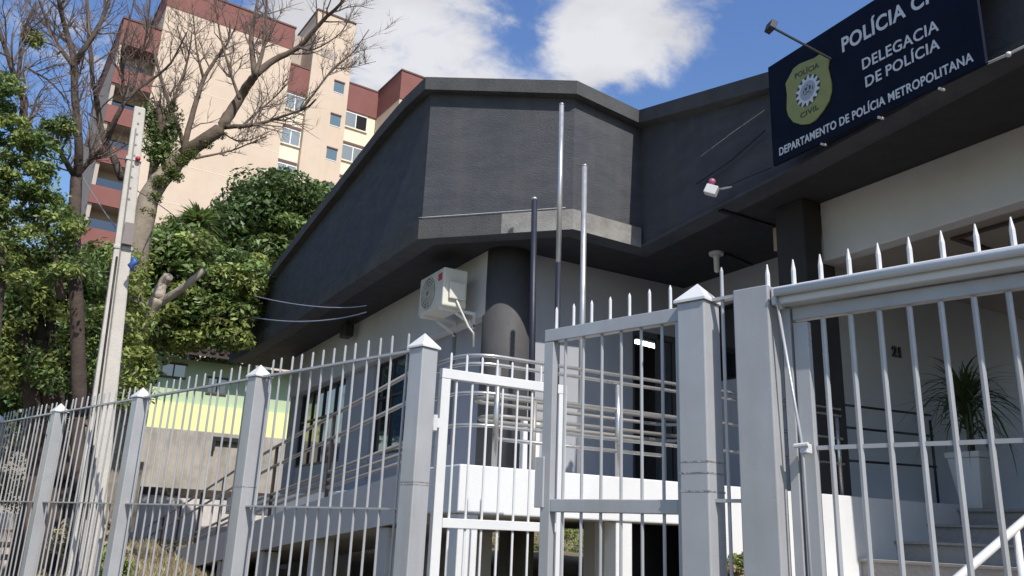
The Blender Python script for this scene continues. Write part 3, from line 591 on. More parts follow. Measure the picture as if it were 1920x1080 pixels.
# ================================================================== FENCE
TOPZ, MIDZ, CAPZ = 2.695, 1.70, 2.69
f3 = np.array([fd[0], fd[1], 0]); n3 = np.array([fn[0], fn[1], 0])
fang = math.atan2(fd[1], fd[0])
def fbox(mb, s0, s1, o0, o1, z0, z1):
    a = FP((s0+s1)/2, (o0+o1)/2, (z0+z1)/2); return mb.obox(a, f3, n3, Z3, abs(s1-s0)/2, abs(o1-o0)/2, abs(z1-z0)/2)
def bar_mesh(name, z0, z1, r, tip, m):
    mb = MB(); mb.tube([(0, 0, z0), (0, 0, z1-tip), (0, 0, z1)], [r, r, r*.25], 8); return mesh_of(name, mb, m)
def cap(parent, s, w, z, m=steelw):
    mb = MB(); h = w/2+.012; c = FP(s, 0, z)
    P = [c+f3*a*h+n3*b*h for a, b in ((-1, -1), (1, -1), (1, 1), (-1, 1))]; P2 = [p+Z3*.012 for p in P]
    top = c+Z3*.105; fs = [(3, 2, 1, 0), (0, 1, 5, 4), (1, 2, 6, 5), (2, 3, 7, 6), (3, 0, 4, 7), (4, 5, 8), (5, 6, 8), (6, 7, 8), (7, 4, 8)]
    if np.cross(f3, n3)[2] < 0: fs = [f[::-1] for f in fs]
    mb.add(P+P2+[top], fs); return obj('cap', mb, m, parent)
def fpost(parent, s, w=.13, z=CAPZ):
    mb = MB(); fbox(mb, s-w/2, s+w/2, -w/2, w/2, .2, z); p = obj('post', mb, steel, parent, bev=.006, loc=FP(s, 0, .2)); cap(p, s, w, z+.001); return p
FE = thing('metal_fence', 'silver painted metal bar fence with square posts and pyramid caps left of the open gate', 'fence', FP(4, 0, .3))
post_s = [0, 1.98, 4.13, 6.27, 8.42, 10.55, 12.7]
for s in post_s: fpost(FE, s)
barF = bar_mesh('bar', .55, TOPZ+.125, .0085, .012, steel)
for i in range(len(post_s)-1):
    a, b = post_s[i]+.065, post_s[i+1]-.065
    obj('rail', fbox(MB(), a, b, -.019, .019, TOPZ-.012, TOPZ+.004), steel, FE)
    obj('rail', fbox(MB(), a, b, -.019, .019, MIDZ-.006, MIDZ+.006), steel, FE)
    obj('rail', fbox(MB(), a, b, -.019, .019, .60, .612), steel, FE)
    n = 13 if i < 3 else 14
    for k in range(n):
        s = a+(b-a)*(k+.75)/(n+.5)
        o = inst('bar', barF, FE, FP(s+random.uniform(-.004, .004), 0, 0)); o.rotation_euler = (random.uniform(-.004, .004), random.uniform(-.004, .004), 0)
W0 = obj('low_wall', fbox(MB(), -12, 14, -.12, .12, .0, .54), conc, bev=.01); W0['label'] = 'low concrete kerb wall under the metal fence'; W0['category'] = 'wall'
# pedestrian gate: post, closed leaf in the fence plane
GP = thing('gate_post', 'square silver gate post with white pyramid cap between the two gates', 'gate post', FP(-1.985, 0, .3)); fpost(GP, -1.985, .145, 2.675)
GA = thing('gate_leaf', 'grey metal gate leaf with bars and spikes attached to the capped post', 'gate', FP(-1.5, 0, .7))
sA0, sA1 = -1.04, -1.905
GO = .0
for (s0, s1, z0, z1) in ((sA0, sA0-.065, .62, 2.60), (sA1+.035, sA1, .62, 2.60)): obj('stile', fbox(MB(), s0, s1, -.025, .025, z0, z1), steel, GA, bev=.004)
obj('top_rail', fbox(MB(), sA0, sA1, -.026, .026, 2.602, 2.672), steel, GA, bev=.004)
obj('mid_rail', fbox(MB(), sA0-.066, sA1+.036, -.024, .024, 1.70, 1.765), steel, GA, bev=.004)
obj('bottom_rail', fbox(MB(), sA0-.066, sA1+.036, -.024, .024, .62, .68), steel, GA, bev=.004)
bA = bar_mesh('bar', .66, 2.615, .0085, .001, steel); spA = bar_mesh('spike', 2.66, 2.80, .0085, .02, steelw)
for k in range(6):
    s = sA0-.08-.122*(k+.42); inst('bar', bA, GA, FP(s, 0, 0)); 
for k in range(7): inst('spike', spA, GA, FP(sA0-.06-.122*k, 0, 0))
obj('latch', fbox(MB(), sA0+.03, sA0-.03, .026, .04, 1.72, 1.98), steel, GA, bev=.004)
# repaired weld seams on the two near posts
seam = mat('weld_scar', (.30, .29, .28), .6, .4, 30, 1.0, 60)
for par, s_, w_, zs in ((FE, 0, .13, (1.86, 1.845)), (GP, -1.985, .145, (1.88, 1.93, 1.80)), (FE, 1.98, .13, (1.84,))):
    for z_ in zs: obj('weld_seam', fbox(MB(), s_-w_/2-.0012, s_+w_/2+.0012, -w_/2-.0012, w_/2+.0012, z_-.0035, z_+.0035), seam, par)
# the open leaf, swung inward along +X
GB = thing('gate_leaf', 'pale silver gate leaf standing open beside the tall fence post', 'gate', (2.7, 4.93, .7))
gx0, gx1, gy = 2.255, 3.24, 4.92
for (x0, x1) in ((gx0, gx0+.065), (gx1-.065, gx1)): obj('stile', MB().box(x0, x1, gy-.025, gy+.025, .62, 2.545), steelw, GB, bev=.004)
for (z0, z1, nm) in ((2.547, 2.612, 'top_rail'), (1.60, 1.66, 'mid_rail'), (.62, .68, 'bottom_rail')):
    x0, x1 = (gx0, gx1) if nm == 'top_rail' else (gx0+.066, gx1-.066)
    obj(nm, MB().box(x0, x1, gy-.025, gy+.025, z0, z1), steelw, GB, bev=.004)
bB = bar_mesh('bar', .66, 2.56, .0085, .001, steelw); spB = bar_mesh('spike', 2.60, 2.73, .0085, .015, steelw)
for k in range(7):
    x = gx0+.12+.118*k; inst('bar', bB, GB, (x, gy, 0)); inst('spike', spB, GB, (x-.05, gy, 0))
obj('hinge', MB().tube([(gx0-.03, gy-.02, 2.2), (gx0-.03, gy-.02, 2.3)], .018, 10).box(gx0-.1, gx0, gy-.03, gy-.01, 2.22, 2.28), steelw, GB)
obj('hinge', MB().tube([(gx0-.03, gy-.02, 1.1), (gx0-.03, gy-.02, 1.2)], .018, 10).box(gx0-.1, gx0, gy-.03, gy-.01, 1.12, 1.18), steelw, GB)
# narrow filler + wide post
WP = thing('gate_post', 'wide flat grey steel gate post without a cap beside the sliding gate', 'gate post', FP(-2.28, 0, .3))
obj('post', fbox(MB(), -2.195, -2.365, -.05, .05, .2, 2.70), steel, WP, bev=.006)
FI = thing('fence_panel', 'single bar fence filler between the capped post and the wide post', 'fence', FP(-2.12, 0, .6))
obj('rail', fbox(MB(), -2.058, -2.194, -.019, .019, 2.675, 2.69), steel, FI); obj('rail', fbox(MB(), -2.058, -2.194, -.019, .019, 1.755, 1.77), steel, FI)
inst('bar', bar_mesh('bar', .5, 2.84, .0085, .02, steel), FI, FP(-2.115, 0, 0))
# sliding gate with overhead beam
SGt = thing('sliding_gate', 'large silver sliding gate with long vertical bars at the right edge', 'gate', FP(-3.2, 0, .5))
BT = thing('gate_beam', 'long pale steel overhead beam with spikes above the sliding gate', 'gate beam', FP(-3.4, 0, 2.6))
obj('beam', fbox(MB(), -2.37, -6.0, -.085, .032, 2.605, 2.688), steelw, BT, bev=.006)
obj('track_pipe', MB().tube([FP(-2.40, .050, 2.655), FP(-6.0, .050, 2.655)], .018, 14), steelw, BT, smooth=True)
spG = bar_mesh('spike', 2.68, 2.81, .0105, .05, steelw)
for k in range(18): inst('spike', spG, BT, FP(-2.345-.1225*k, .0, 0))
so_ = -.055
def gz(px, py): q = onpl(px, py, P790-fn*.055*1, fd); return q
obj('stile', fbox(MB(), -2.435, -2.50, so_-.02, so_+.02, .55, 2.53), steel, SGt, bev=.004)
obj('top_rail', fbox(MB(), -2.435, -6.2, so_-.022, so_+.022, 2.540, 2.598), steel, SGt, bev=.004)
obj('mid_rail', fbox(MB(), -2.502, -6.2, so_-.006, so_+.006, 1.975, 1.992), steel, SGt)
obj('bottom_rail', fbox(MB(), -2.502, -6.2, so_-.02, so_+.02, .55, .62), steel, SGt)
bG = bar_mesh('bar', .6, 2.535, .0115, .001, steel)
for k in range(26): inst('bar', bG, SGt, FP(-2.465-.1185*(k+1)+.02, so_, 0))
obj('guide_post', fbox(MB(), -2.385, -2.425, -.085, -.03, .3, 2.60), steel, WP, bev=.003)
obj('guide_rod', MB().tube([FP(-2.40, .04, 2.64), FP(-2.47, .02, 1.98), FP(-2.475, .02, .8)], .0065, 8), steel, SGt, smooth=True)
obj('latch', fbox(MB(), -2.46, -2.495, -.02, .03, 1.955, 1.995), steelw, SGt, bev=.004).rotation_euler = (0, 0, 0)
obj('latch_pin', MB().tube([FP(-2.44, .03, 1.985), FP(-2.50, .03, 1.99)], .010, 8), steelw, SGt)
# ================================================================== utility pole
D = 10.2
PB, PTp = atd(140, 1200, D), atd(262, 203, D)
UP = thing('utility_pole', 'tapered concrete utility pole with a row of bolt holes behind the fence', 'utility pole', (PB[0], PB[1], .5))
ax = (PTp-PB)/np.linalg.norm(PTp-PB)
mb = MB(); vs = []
for (c, h) in ((PB, .165), (PTp, .064)):
    for sx, sy in ((-1, -.8), (1, -.8), (1, .8), (-1, .8)): vs.append(c+np.array([sx*h, sy*h, 0]))
mb.add(vs, [(3, 2, 1, 0), (4, 5, 6, 7), (0, 1, 5, 4), (1, 2, 6, 5), (2, 3, 7, 6), (3, 0, 4, 7)]); obj('shaft', mb, poleconc, UP, bev=.018)
def polept(t): return PB+(PTp-PB)*t
def poleh(t): return .165+(.064-.165)*t
for t in np.linspace(.80, .985, 9):
    c = polept(t)+np.array([.0, -poleh(t)*.8-.002, 0]); obj('bolt_hole', MB().tube([c+(0, .01, 0), c-(0, .004, 0)], .014, 8), acdark, UP)
c = polept(.70); h = poleh(.7); obj('clamp', MB().box(c[0]-h-.008, c[0]+h+.008, c[1]-h*.8-.01, c[1]+h*.8+.01, c[2]-.02, c[2]+.02), mt, UP, bev=.004)
c = polept(.755); obj('bracket', MB().box(c[0]-.01, c[0]+.10, c[1]-.15, c[1]-.08, c[2]-.30, c[2]-.04), mat('faded_bracket', (.2, .17, .16), .8), UP)
c = polept(.885); h = poleh(.885); obj('strap', MB().box(c[0]-h-.01, c[0]+h+.01, c[1]-h*.8-.01, c[1]+h*.8+.01, c[2]-.02, c[2]+.02), mt, UP); obj('insulator', sphere(MB(), c+np.array([.04, -.10, 0]), .030), red, UP, smooth=True)
q = atd(247, 495, D-.25); obj('blue_ties', MB().tube([q+(0, 0, .08), q+(.03, 0, .03), q+(-.01, 0, -.02), q+(.03, 0, -.08)], [.02, .045, .035, .012], 7), mat('blue_plastic', (.03, .09, .30), .5), UP, smooth=True)
obj('cable', MB().tube([polept(t)+np.array([-poleh(t)*.55, -poleh(t)*.8-.012, 0]) for t in np.linspace(0, .68, 8)], .012, 5), black, UP, smooth=True)
obj('cable', MB().tube([polept(t)+np.array([-poleh(t)*.25, -poleh(t)*.8-.012, 0]) for t in np.linspace(.2, .95, 8)], .008, 5), acdark, UP, smooth=True)
top = polept(.885)
wire('power_line', [top, (top+np.array([-9, 4, 1.2]))*.5+polept(.885)*.0+np.array([0, 0, 2.4]), np.array([-14, 18, 8.2])], .010, black, 'dark power line leaving the pole to the upper left') if False else None
wire('power_line', [polept(.885), (polept(.885)+atd(130, 265, 22))/2-Z3*.1, atd(130, 265, 22)], .011, acdark, 'grey cable from the red insulator going up and back to the left')
wire('power_line', [polept(.72), (polept(.72)+atd(150, 300, 22))/2-Z3*.2, atd(120, 270, 22)], .009, acdark, 'grey cable from the pole clamp going back to the left')
wire('power_line', [polept(.83), (polept(.83)+atx(430, 420, 3.7))/2-Z3*.25, atx(462, 560, 3.79)], .007, acdark, 'thin cable from the pole to the far end of the dark roof')
# ================================================================== TOWER
td = ray(3370, 1094)[:2]; td /= np.linalg.norm(td); tn = np.array([-td[1], td[0]])    # tn points away from the camera
tp0 = atd(308, 37, 60)[:2]
TW = thing('apartment_tower', 'tall cream apartment tower with red parapets and white-framed windows behind the trees', 'building', (tp0[0]+8, tp0[1], 2))
t3, tn3 = np.array([*td, 0]), np.array([*tn, 0])
def tb(mb, u0, u1, w0, w1, z0, z1):
    c = tp0+td*(u0+u1)/2+tn*(w0+w1)/2; return mb.obox((c[0], c[1], (z0+z1)/2), t3, tn3, Z3, (u1-u0)/2, abs(w1-w0)/2, (z1-z0)/2)
ZG = 3.
obj('wall', tb(MB(), 0, 9.75, 0, 14, ZG, 38.4), cream, TW); obj('parapet', tb(MB(), -.03, 9.78, -.03, 14, 38.41, 40.4), towred, TW); obj('coping', tb(MB(), -.1, 9.85, -.1, 14.1, 40.41, 40.55), tedge, TW)
obj('wall', tb(MB(), 9.76, 11.45, .5, 14, ZG, 35.0), cream2, TW, label='pale recessed window bay'); obj('parapet', tb(MB(), 9.76, 11.46, .38, 14, 35.01, 37.35), towred, TW); obj('coping', tb(MB(), 9.76, 11.48, .33, 14, 37.36, 37.5), tedge, TW)
obj('stair_tower', tb(MB(), 11.47, 14.85, 0, 9, ZG, 42.9), cream, TW); obj('coping', tb(MB(), 11.4, 14.92, -.08, 9.1, 42.91, 43.05), tedge, TW)
obj('vent', tb(MB(), 12.2, 13.5, -.02, .1, 40.0-1.2, 40.0-.4), towgrey, TW)
obj('shaded_side_block', tb(MB(), 9.9, 11.46, 3, 11, 37.51, 41.8), towgrey, TW)  # stands in for the stair tower's shaded side, shade in its colour
obj('wall', tb(MB(), 14.86, 17.7, .5, 14, ZG, 35.0), cream2, TW); obj('parapet', tb(MB(), 14.86, 17.72, .38, 14, 35.01, 37.45), towred, TW); obj('coping', tb(MB(), 14.86, 17.74, .33, 14, 37.46, 37.6), tedge, TW)
# right projecting block: its left face recedes from (755,133) to (712,170)
e_ = onpl(712, 170, tp0, td); e2 = tp0+td*17.73
wlen = 4.0
u2 = float((onpl(757, 134, tp0-tn*wlen, td)[:2]-tp0)@td)
obj('wall', tb(MB(), 17.74, 27, -wlen, 12, ZG, 35.0), cream, TW); obj('parapet', tb(MB(), 17.72, 27.05, -wlen-.05, 12, 35.01, 37.55), towred, TW); obj('coping', tb(MB(), 17.66, 27.1, -wlen-.12, 12, 37.56, 37.7), tedge, TW)
# left balcony block
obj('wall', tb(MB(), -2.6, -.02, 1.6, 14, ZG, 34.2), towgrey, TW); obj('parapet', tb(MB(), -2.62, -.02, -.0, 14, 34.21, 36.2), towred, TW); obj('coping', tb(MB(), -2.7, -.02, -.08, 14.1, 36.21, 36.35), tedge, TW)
for k in range(10):
    z = 34.2-3.05*(k+1)
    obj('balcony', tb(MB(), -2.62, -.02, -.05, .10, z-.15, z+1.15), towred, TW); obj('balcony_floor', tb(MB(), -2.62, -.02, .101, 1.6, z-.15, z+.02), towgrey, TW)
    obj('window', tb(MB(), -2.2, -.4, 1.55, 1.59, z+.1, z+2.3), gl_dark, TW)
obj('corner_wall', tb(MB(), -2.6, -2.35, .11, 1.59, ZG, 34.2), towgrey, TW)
def twin(u0, u1, z0, z1, w, n, g0=gl_tow, dark=None):
    f = MB(); T = .05
    tb(f, u0, u1, w-.06, w+.02, z1-T, z1+.08); tb(f, u0, u1, w-.06, w+.02, z0, z0+T)
    for k in range(n+1):
        u = u0+(u1-u0)*k/n; tb(f, max(u0, u-.04), min(u1, u+.04), w-.058, w+.02, z0+T+.001, z1-T-.001)
    wd = obj('window', f, alum, TW)
    obj('sill', tb(MB(), u0-.06, u1+.06, w-.14, w, z0-.1, z0-.01), cream2, wd)
    for k in range(n):
        a, b = u0+(u1-u0)*k/n+.041, u0+(u1-u0)*(k+1)/n-.041
        obj('pane', tb(MB(), a, b, w-.03, w-.012, z0+T+.001, z1-T-.001), gl_dark if dark == k else g0, wd)
    obj('shutter_box', tb(MB(), u0, u1, w-.10, w-.001, z1+.081, z1+.33), tedge, wd)
for k in range(9):
    dz = -3.05*k
    twin(9.86, 11.40, 33.45+dz, 34.75+dz, .5, 2, gl_tow)
    twin(14.95, 16.95, 33.5+dz, 34.85+dz, .5, 2, gl_tow, dark=1 if k == 0 else None)
    u0_ = 13.52; f = MB(); tb(f, u0_, u0_+.95, -.03, .02, 35.95+dz, 36.0+dz); w_ = obj('window', f, alum, TW); obj('pane', tb(MB(), u0_+.03, u0_+.92, -.015, .01, 36.01+dz, 36.95+dz), gl_green, w_); obj('lintel', tb(MB(), u0_, u0_+.95, -.09, .01, 36.96+dz, 37.08+dz), tedge, w_)
# joint lines on the cream wall every storey
for k in range(11):
    obj('floor_band', tb(MB(), 0, 9.74, -.012, .0, 35.3-3.05*k, 35.34-3.05*k), cream2, TW)
# ================================================================== green house, walls, things at the back left
HD = 27
h0, h1 = atd(262, 700, HD), atd(520, 700, HD)
hd_ = np.array([1, .02])/np.hypot(1, .02); HX0 = h0[0]; HYv = h0[1]
HS = thing('green_house', 'small pistachio green house with lime yellow lower band and brown roof', 'house', (4.5, HYv, 4.3))
def hp(px, py): q = aty(px, py, HYv); return q[0], q[2]
xl, zt_ = hp(268, 660); xr = 8.2; zy = hp(350, 757)[1]; zb2 = hp(350, 812)[1]
obj('wall', MB().box(xl, xr, HYv, HYv+6, zy, zt_-.05), housegreen, HS)
obj('wall', MB().box(xl-.25, xr, HYv-.10, HYv+6, zb2, zy-.002), houseyel, HS, label='lime yellow lower wall band')
for (a, b) in (((306, 681), (345, 708)), ((392, 709), (421, 738))):
    x0, z1 = hp(*a); x1, z0 = hp(*b); w_ = obj('window', MB().box(x0-.05, x1+.05, HYv-.05, HYv+.0, z0-.06, z0).box(x0-.05, x1+.05, HYv-.05, HYv, z1, z1+.06).box((x0+x1)/2-.02, (x0+x1)/2+.02, HYv-.04, HYv, z0, z1), brownm, HS)
    obj('pane', MB().box(x0, x1, HYv-.02, HYv-.004, z0+.002, z1-.002), gl_dark, w_)
rf = MB(); rf.add([(xl-.5, HYv-.9, zt_-.05), (xr+.5, HYv-.9, zt_-.05), (xr+.5, HYv+3, zt_+.75), (xl-.5, HYv+3, zt_+.75), (xl-.5, HYv-.9, zt_+.12), (xr+.5, HYv-.9, zt_+.12), (xr+.5, HYv+3, zt_+.92), (xl-.5, HYv+3, zt_+.92)],
       [(3, 2, 1, 0), (4, 5, 6, 7), (0, 1, 5, 4), (1, 2, 6, 5), (2, 3, 7, 6), (3, 0, 4, 7)]); R_ = obj('roof', rf, rooft, HS)
for k in range(26):
    x = xl-.45+k*(xr-xl+.9)/26; obj('tile', MB().tube([(x, HYv-.93, zt_+.12), (x, HYv+1, zt_+.52)], .10, 8), rooft, R_, smooth=True)
RW = obj('retaining_wall', MB().box(xl-.6, 9.5, HYv-1.2, HYv-.9, 1.2, zb2-.02), oldconc, bev=.02); RW['label'] = 'stained concrete retaining wall under the green house'; RW['category'] = 'wall'
x0, z0 = aty(195, 912, HYv-2.2)[0], aty(300, 921, HYv-2.2)[2]
CB = obj('wall_coping', MB().box(x0, 9.2, HYv-2.25, HYv-1.21, z0-.1, z0+.1), rooft); CB['label'] = 'dark ledge running between the retaining wall and the white wall'; CB['category'] = 'ledge'
LW = obj('garden_wall', MB().box(1.2, 9.0, HYv-2.2, HYv-2.0, .8, z0-.101), plinkw); LW['label'] = 'faded white wall below the stained retaining wall'; LW['category'] = 'wall'
q = aty(397, 822, HYv-1.3); SP = obj('wall_pipe', MB().box(q[0], q[0]+1.4, HYv-1.35, HYv-1.2, q[2]-.06, q[2]+.06).box(q[0], q[0]+.12, HYv-1.35, HYv-1.2, q[2]-.35, q[2]-.061), black); SP['label'] = 'short black pipe on top of the stained retaining wall'; SP['category'] = 'pipe'
# far left: low walls and railing
q0, q1 = atd(-60, 985, 15), atd(235, 985, 16)
LB = obj('low_boundary_wall', MB().bar((q0[0], q0[1], 1.1), (q1[0], q1[1], 1.1), .2, .9), plinkw); LB['label'] = 'low weathered white wall behind the left end of the fence'; LB['category'] = 'wall'
rl = thing('low_railing', 'dark iron railing above the low white wall at the far left', 'railing', (q0[0], q0[1], 1.3))
for z in (1.30, 1.12): obj('rail', MB().bar((q0[0], q0[1]-.3, z), (q1[0], q1[1]-.3, z), .04, .04), brownm, rl)
for t in np.linspace(0, 1, 22): p = q0+(q1-q0)*t; obj('bar', MB().box(p[0]-.012, p[0]+.012, p[1]-.31, p[1]-.29, .7, 1.29), brownm, rl)
q = atd(40, 940, 20); gw = obj('rendered_wall', MB().bar((-3.5, 19.5, 2.0), (2.2, 20.5, 2.0), .25, 1.5), oldconc); gw['label'] = 'grey weathered wall behind the trees at the far left'; gw['category'] = 'wall'
# ================================================================== VEGETATION
def leaves_mesh(name, centers, radii, counts, size, m, parent, flat=.6, kind=None, label=None, shell=False):
    Vs = []; tot = 0
    for c, r, n in zip(centers, radii, counts):
        n = int(n); d = rng.normal(size=(n, 3)); d /= np.linalg.norm(d, axis=1)[:, None]
        rr = (.72+.28*rng.random(n)) if shell else rng.random(n)**.45; p = c+d*rr[:, None]*np.array(r)
        nrm = d*.6+rng.normal(size=(n, 3))*.55+np.array([0, 0, .55]); nrm /= np.linalg.norm(nrm, axis=1)[:, None]
        a = np.cross(nrm, rng.normal(size=(n, 3))); a /= np.linalg.norm(a, axis=1)[:, None]; b = np.cross(nrm, a)
        s = size*(.6+.8*rng.random(n))[:, None]
        quad = np.stack([p-a*s*1.0, p-b*s*.42+a*s*.05, p+a*s*1.0, p+b*s*.42+a*s*.05], 1); Vs.append(quad.reshape(-1, 3)); tot += n
    V = np.concatenate(Vs)-np.array(org(parent) if parent else (0, 0, 0)); me = bpy.data.meshes.new(name)
    me.vertices.add(len(V)); me.vertices.foreach_set('co', V.ravel().astype(np.float32))
    me.loops.add(tot*4); me.loops.foreach_set('vertex_index', np.arange(tot*4, dtype=np.int32)); me.polygons.add(tot)
    me.polygons.foreach_set('loop_start', np.arange(0, tot*4, 4, dtype=np.int32)); me.polygons.foreach_set('loop_total', np.full(tot, 4, dtype=np.int32))
    me.materials.append(m); me.update(calc_edges=True); o = bpy.data.objects.new(name, me); link(o, parent, label, kind=kind); return o
def clumps(center, R, n, cr=.45):   # clump centres through an ellipsoid, denser to its surface
    d = rng.normal(size=(n, 3)); d /= np.linalg.norm(d, axis=1)[:, None]; rr = .35+.65*rng.random(n)**.5
    C_ = np.array(center)+d*rr[:, None]*np.array(R); s = cr*(.6+.8*rng.random(n))
    return C_, [(x*1.15, x*1.15, x*.75) for x in s]
def branch_px(mb, pts, D, r0, r1, n=8, wob=.15, dz=None):
    P = []
    m = len(pts); ph = random.uniform(0, 6)
    for i, (x, y) in enumerate(pts):
        dep = (D if not hasattr(D, '__len__') else D[0]+(D[1]-D[0])*i/(m-1))+wob*math.sin(ph+i*1.3); P.append(atd(x, y, dep))
    # densify with catmull-rom
    Q = []
    for i in range(m-1):
        p0, p1, p2, p3 = P[max(i-1, 0)], P[i], P[i+1], P[min(i+2, m-1)]
        for t in (0, .25, .5, .75):
            Q.append(.5*((2*p1)+(-p0+p2)*t+(2*p0-5*p1+4*p2-p3)*t*t+(-p0+3*p1-3*p2+p3)*t**3))
    Q.append(P[-1]); k = len(Q); Q = [q+rng.normal(size=3)*r0*.045 if 0 < i < k-1 else q for i, q in enumerate(Q)]
    mb.tube(Q, [r0+(r1-r0)*(i/(k-1))**.85 for i in range(k)], n); return Q, r0, r1
def twigs(mb, Q, r0, r1, cnt, L, lvl=0, up=.35, start=.25):
    k = len(Q); tot = 0
    for _ in range(cnt):
        i = int((start+(1-start)*random.random())*(k-2)); p = Q[i]; t = Q[i+1]-Q[i]; t = t/(np.linalg.norm(t)+1e-9)
        side = rng.normal(size=3); side -= t*(side@t); side /= np.linalg.norm(side)
        d = t*.75+side*.75+Z3*up; d /= np.linalg.norm(d); l_ = L*random.uniform(.45, 1.1); rr = max(.0035, min((r0+(r1-r0)*i/k)*.5, .014 if lvl == 0 else .007))
        pts = [p]; n = 6; cur = d.copy()
        for j in range(n):
            cur = cur+rng.normal(size=3)*.16+Z3*.05; cur /= np.linalg.norm(cur); pts.append(pts[-1]+cur*l_/n)
        mb.tube(pts, [rr*(1-.82*j/n) for j in range(n+1)], 4 if lvl else 5, cap=False)
        if lvl < 2: twigs(mb, pts, rr, rr*.25, 5 if lvl == 0 else 3, l_*.55, lvl+1, up, .15)
# --- bare tree right behind the pole
BT1 = thing('bare_tree', 'tall leafless spreading tree with mossy forks right of the concrete pole', 'tree', atd(262, 640, 12.5)*(1, 1, 0)+(0, 0, .8))
tr = MB(); tw = MB()
tk1 = MB(); main, *_ = branch_px(tk1, [(236, 690), (240, 620), (252, 520), (266, 430), (284, 365), (318, 318), (345, 289)], 12.5, .185, .125, 12)
main2 = branch_px(tr, [(345, 289), (378, 266), (412, 242), (432, 212), (449, 185), (465, 160), (478, 141)], (12.5, 12.2), .115, .058, 10)
limbs = [([(478, 141), (515, 112), (560, 89), (604, 40), (638, 8), (660, -30)], (12.2, 11.4), .06, .015), ([(478, 141), (471, 74), (480, 20), (488, -40)], (12.2, 12.9), .05, .018), ([(478, 141), (494, 90), (498, 40), (502, -30)], 12.1, .04, .012),
         ([(345, 289), (349, 259), (367, 193), (382, 148), (405, 110), (427, 81), (431, 40)], (12.5, 12.9), .055, .012), ([(345, 280), (341, 259), (319, 200), (300, 140), (293, 111), (282, 60), (276, 0)], (12.5, 13.2), .045, .012),
         ([(382, 148), (372, 110), (367, 80), (362, 20)], 12.9, .026, .008), ([(425, 238), (460, 236), (493, 230), (530, 218), (571, 204), (592, 186)], (12.3, 11.8), .038, .010), ([(449, 241), (485, 208), (512, 185), (540, 156)], 12.2, .022, .008),
         ([(565, 206), (600, 160), (627, 126), (660, 100), (692, 55)], (11.9, 11.6), .022, .006), ([(367, 297), (400, 290), (438, 281), (470, 268), (500, 255)], 12.2, .02, .006), ([(627, 128), (660, 126), (705, 115)], 11.7, .010, .004),
         ([(284, 365), (290, 300), (300, 250), (296, 190)], 12.6, .08, .03), ([(412, 244), (440, 262), (470, 262), (520, 240)], 12.2, .016, .005), ([(300, 250), (320, 200), (350, 120), (360, 60)], (12.6, 12.3), .03, .01),
         ([(449, 185), (430, 130), (412, 60), (400, -20)], (12.3, 12.8), .028, .009), ([(560, 89), (590, 92), (640, 60), (665, 10)], 11.6, .018, .005)]
for pts, D_, a, b in limbs:
    Q, *_ = branch_px(tr, pts, D_, a, b, 8); twigs(tw, Q, a, b, 13, .9 if a > .02 else .45, up=.3)
q = atd(236, 690, 12.5); tk1.tube([q+Z3*.05, (q[0], q[1], float(hgt(q[0], q[1]))-.3)], [.19, .24], 12)
obj('trunk', tk1, mat('sunlit_pale_bark', (.27, .225, .175), .95, .3, 5, .7, 20, spec=.1, dirt=.4, dirtcol=(.13, .11, .08)), BT1, smooth=True); obj('branches', tr, bark, BT1, smooth=True); obj('twigs', tw, MATS['twig_bark'], BT1)
cs = []; rs = []
for (x, y) in ((340, 300), (320, 318), (360, 288), (385, 268), (300, 340), (290, 370), (410, 250), (330, 330), (275, 400)):
    cs.append(atd(x, y, 12.35)); rs.append((.13, .13, .10))
leaves_mesh('moss_tufts', cs, rs, [420]*len(cs), .020, leafM, BT1)
cs = [atd(x, y, 12.6) for (x, y) in ((285, 215), (300, 240), (312, 262), (318, 225), (292, 270), (305, 290))]; leaves_mesh('fern_tufts', cs, [(.22, .2, .3)]*6, [420]*6, .035, leafB, BT1)
# --- bare tree at the left edge of the pole
BT2 = thing('bare_tree', 'dark leafless tree with upright limbs left of the concrete pole', 'tree', atd(140, 700, 11.2)*(1, 1, 0)+(0, 0, .8))
tr = MB(); tw = MB()
branch_px(tr, [(150, 780), (146, 640), (140, 500), (140, 400), (144, 330)], 11.2, .088, .07, 12)
limbs = [([(144, 330), (148, 280), (142, 200), (138, 124)], 11.2, .058, .042), ([(138, 124), (155, 95), (178, 62), (200, 15), (214, -40)], (11.2, 10.7), .045, .018), ([(138, 124), (120, 100), (105, 78), (86, 35), (66, -20)], (11.2, 11.5), .035, .012),
         ([(138, 120), (134, 90), (124, 58), (112, 10), (104, -40)], 11.3, .05, .02), ([(140, 330), (118, 295), (96, 262)], (11.2, 10.8), .04, .025),
         ([(229, 335), (215, 300), (198, 268), (188, 233), (182, 190), (175, 155), (168, 78), (162, -20)], (11.6, 11.9), .055, .022), ([(198, 268), (214, 230), (233, 194), (256, 168), (282, 151), (320, 118), (350, 60)], (11.6, 11.2), .042, .010),
         ([(247, 178), (258, 130), (272, 78), (284, -20)], 11.3, .022, .009), ([(233, 195), (230, 140), (229, 93), (240, 50), (254, -10)], 11.4, .025, .008), ([(146, 330), (165, 305), (192, 278)], 11.3, .03, .028),
         ([(46, 190), (30, 150), (10, 90), (-10, 30)], 10.9, .045, .02), ([(30, 170), (38, 110), (40, 75), (52, 40), (66, 5)], 10.9, .028, .012), ([(60, 330), (50, 270), (44, 210), (46, 190)], 10.9, .05, .045), ([(44, 125), (90, 150), (130, 192)], 11.0, .015, .01)]
for pts, D_, a, b in limbs:
    Q, *_ = branch_px(tr, pts, D_, a, b, 8); twigs(tw, Q, a, b, 11, .8, up=.3)
obj('trunk', tr, barkd, BT2, smooth=True); obj('twigs', tw, MATS['twig_bark'], BT2)
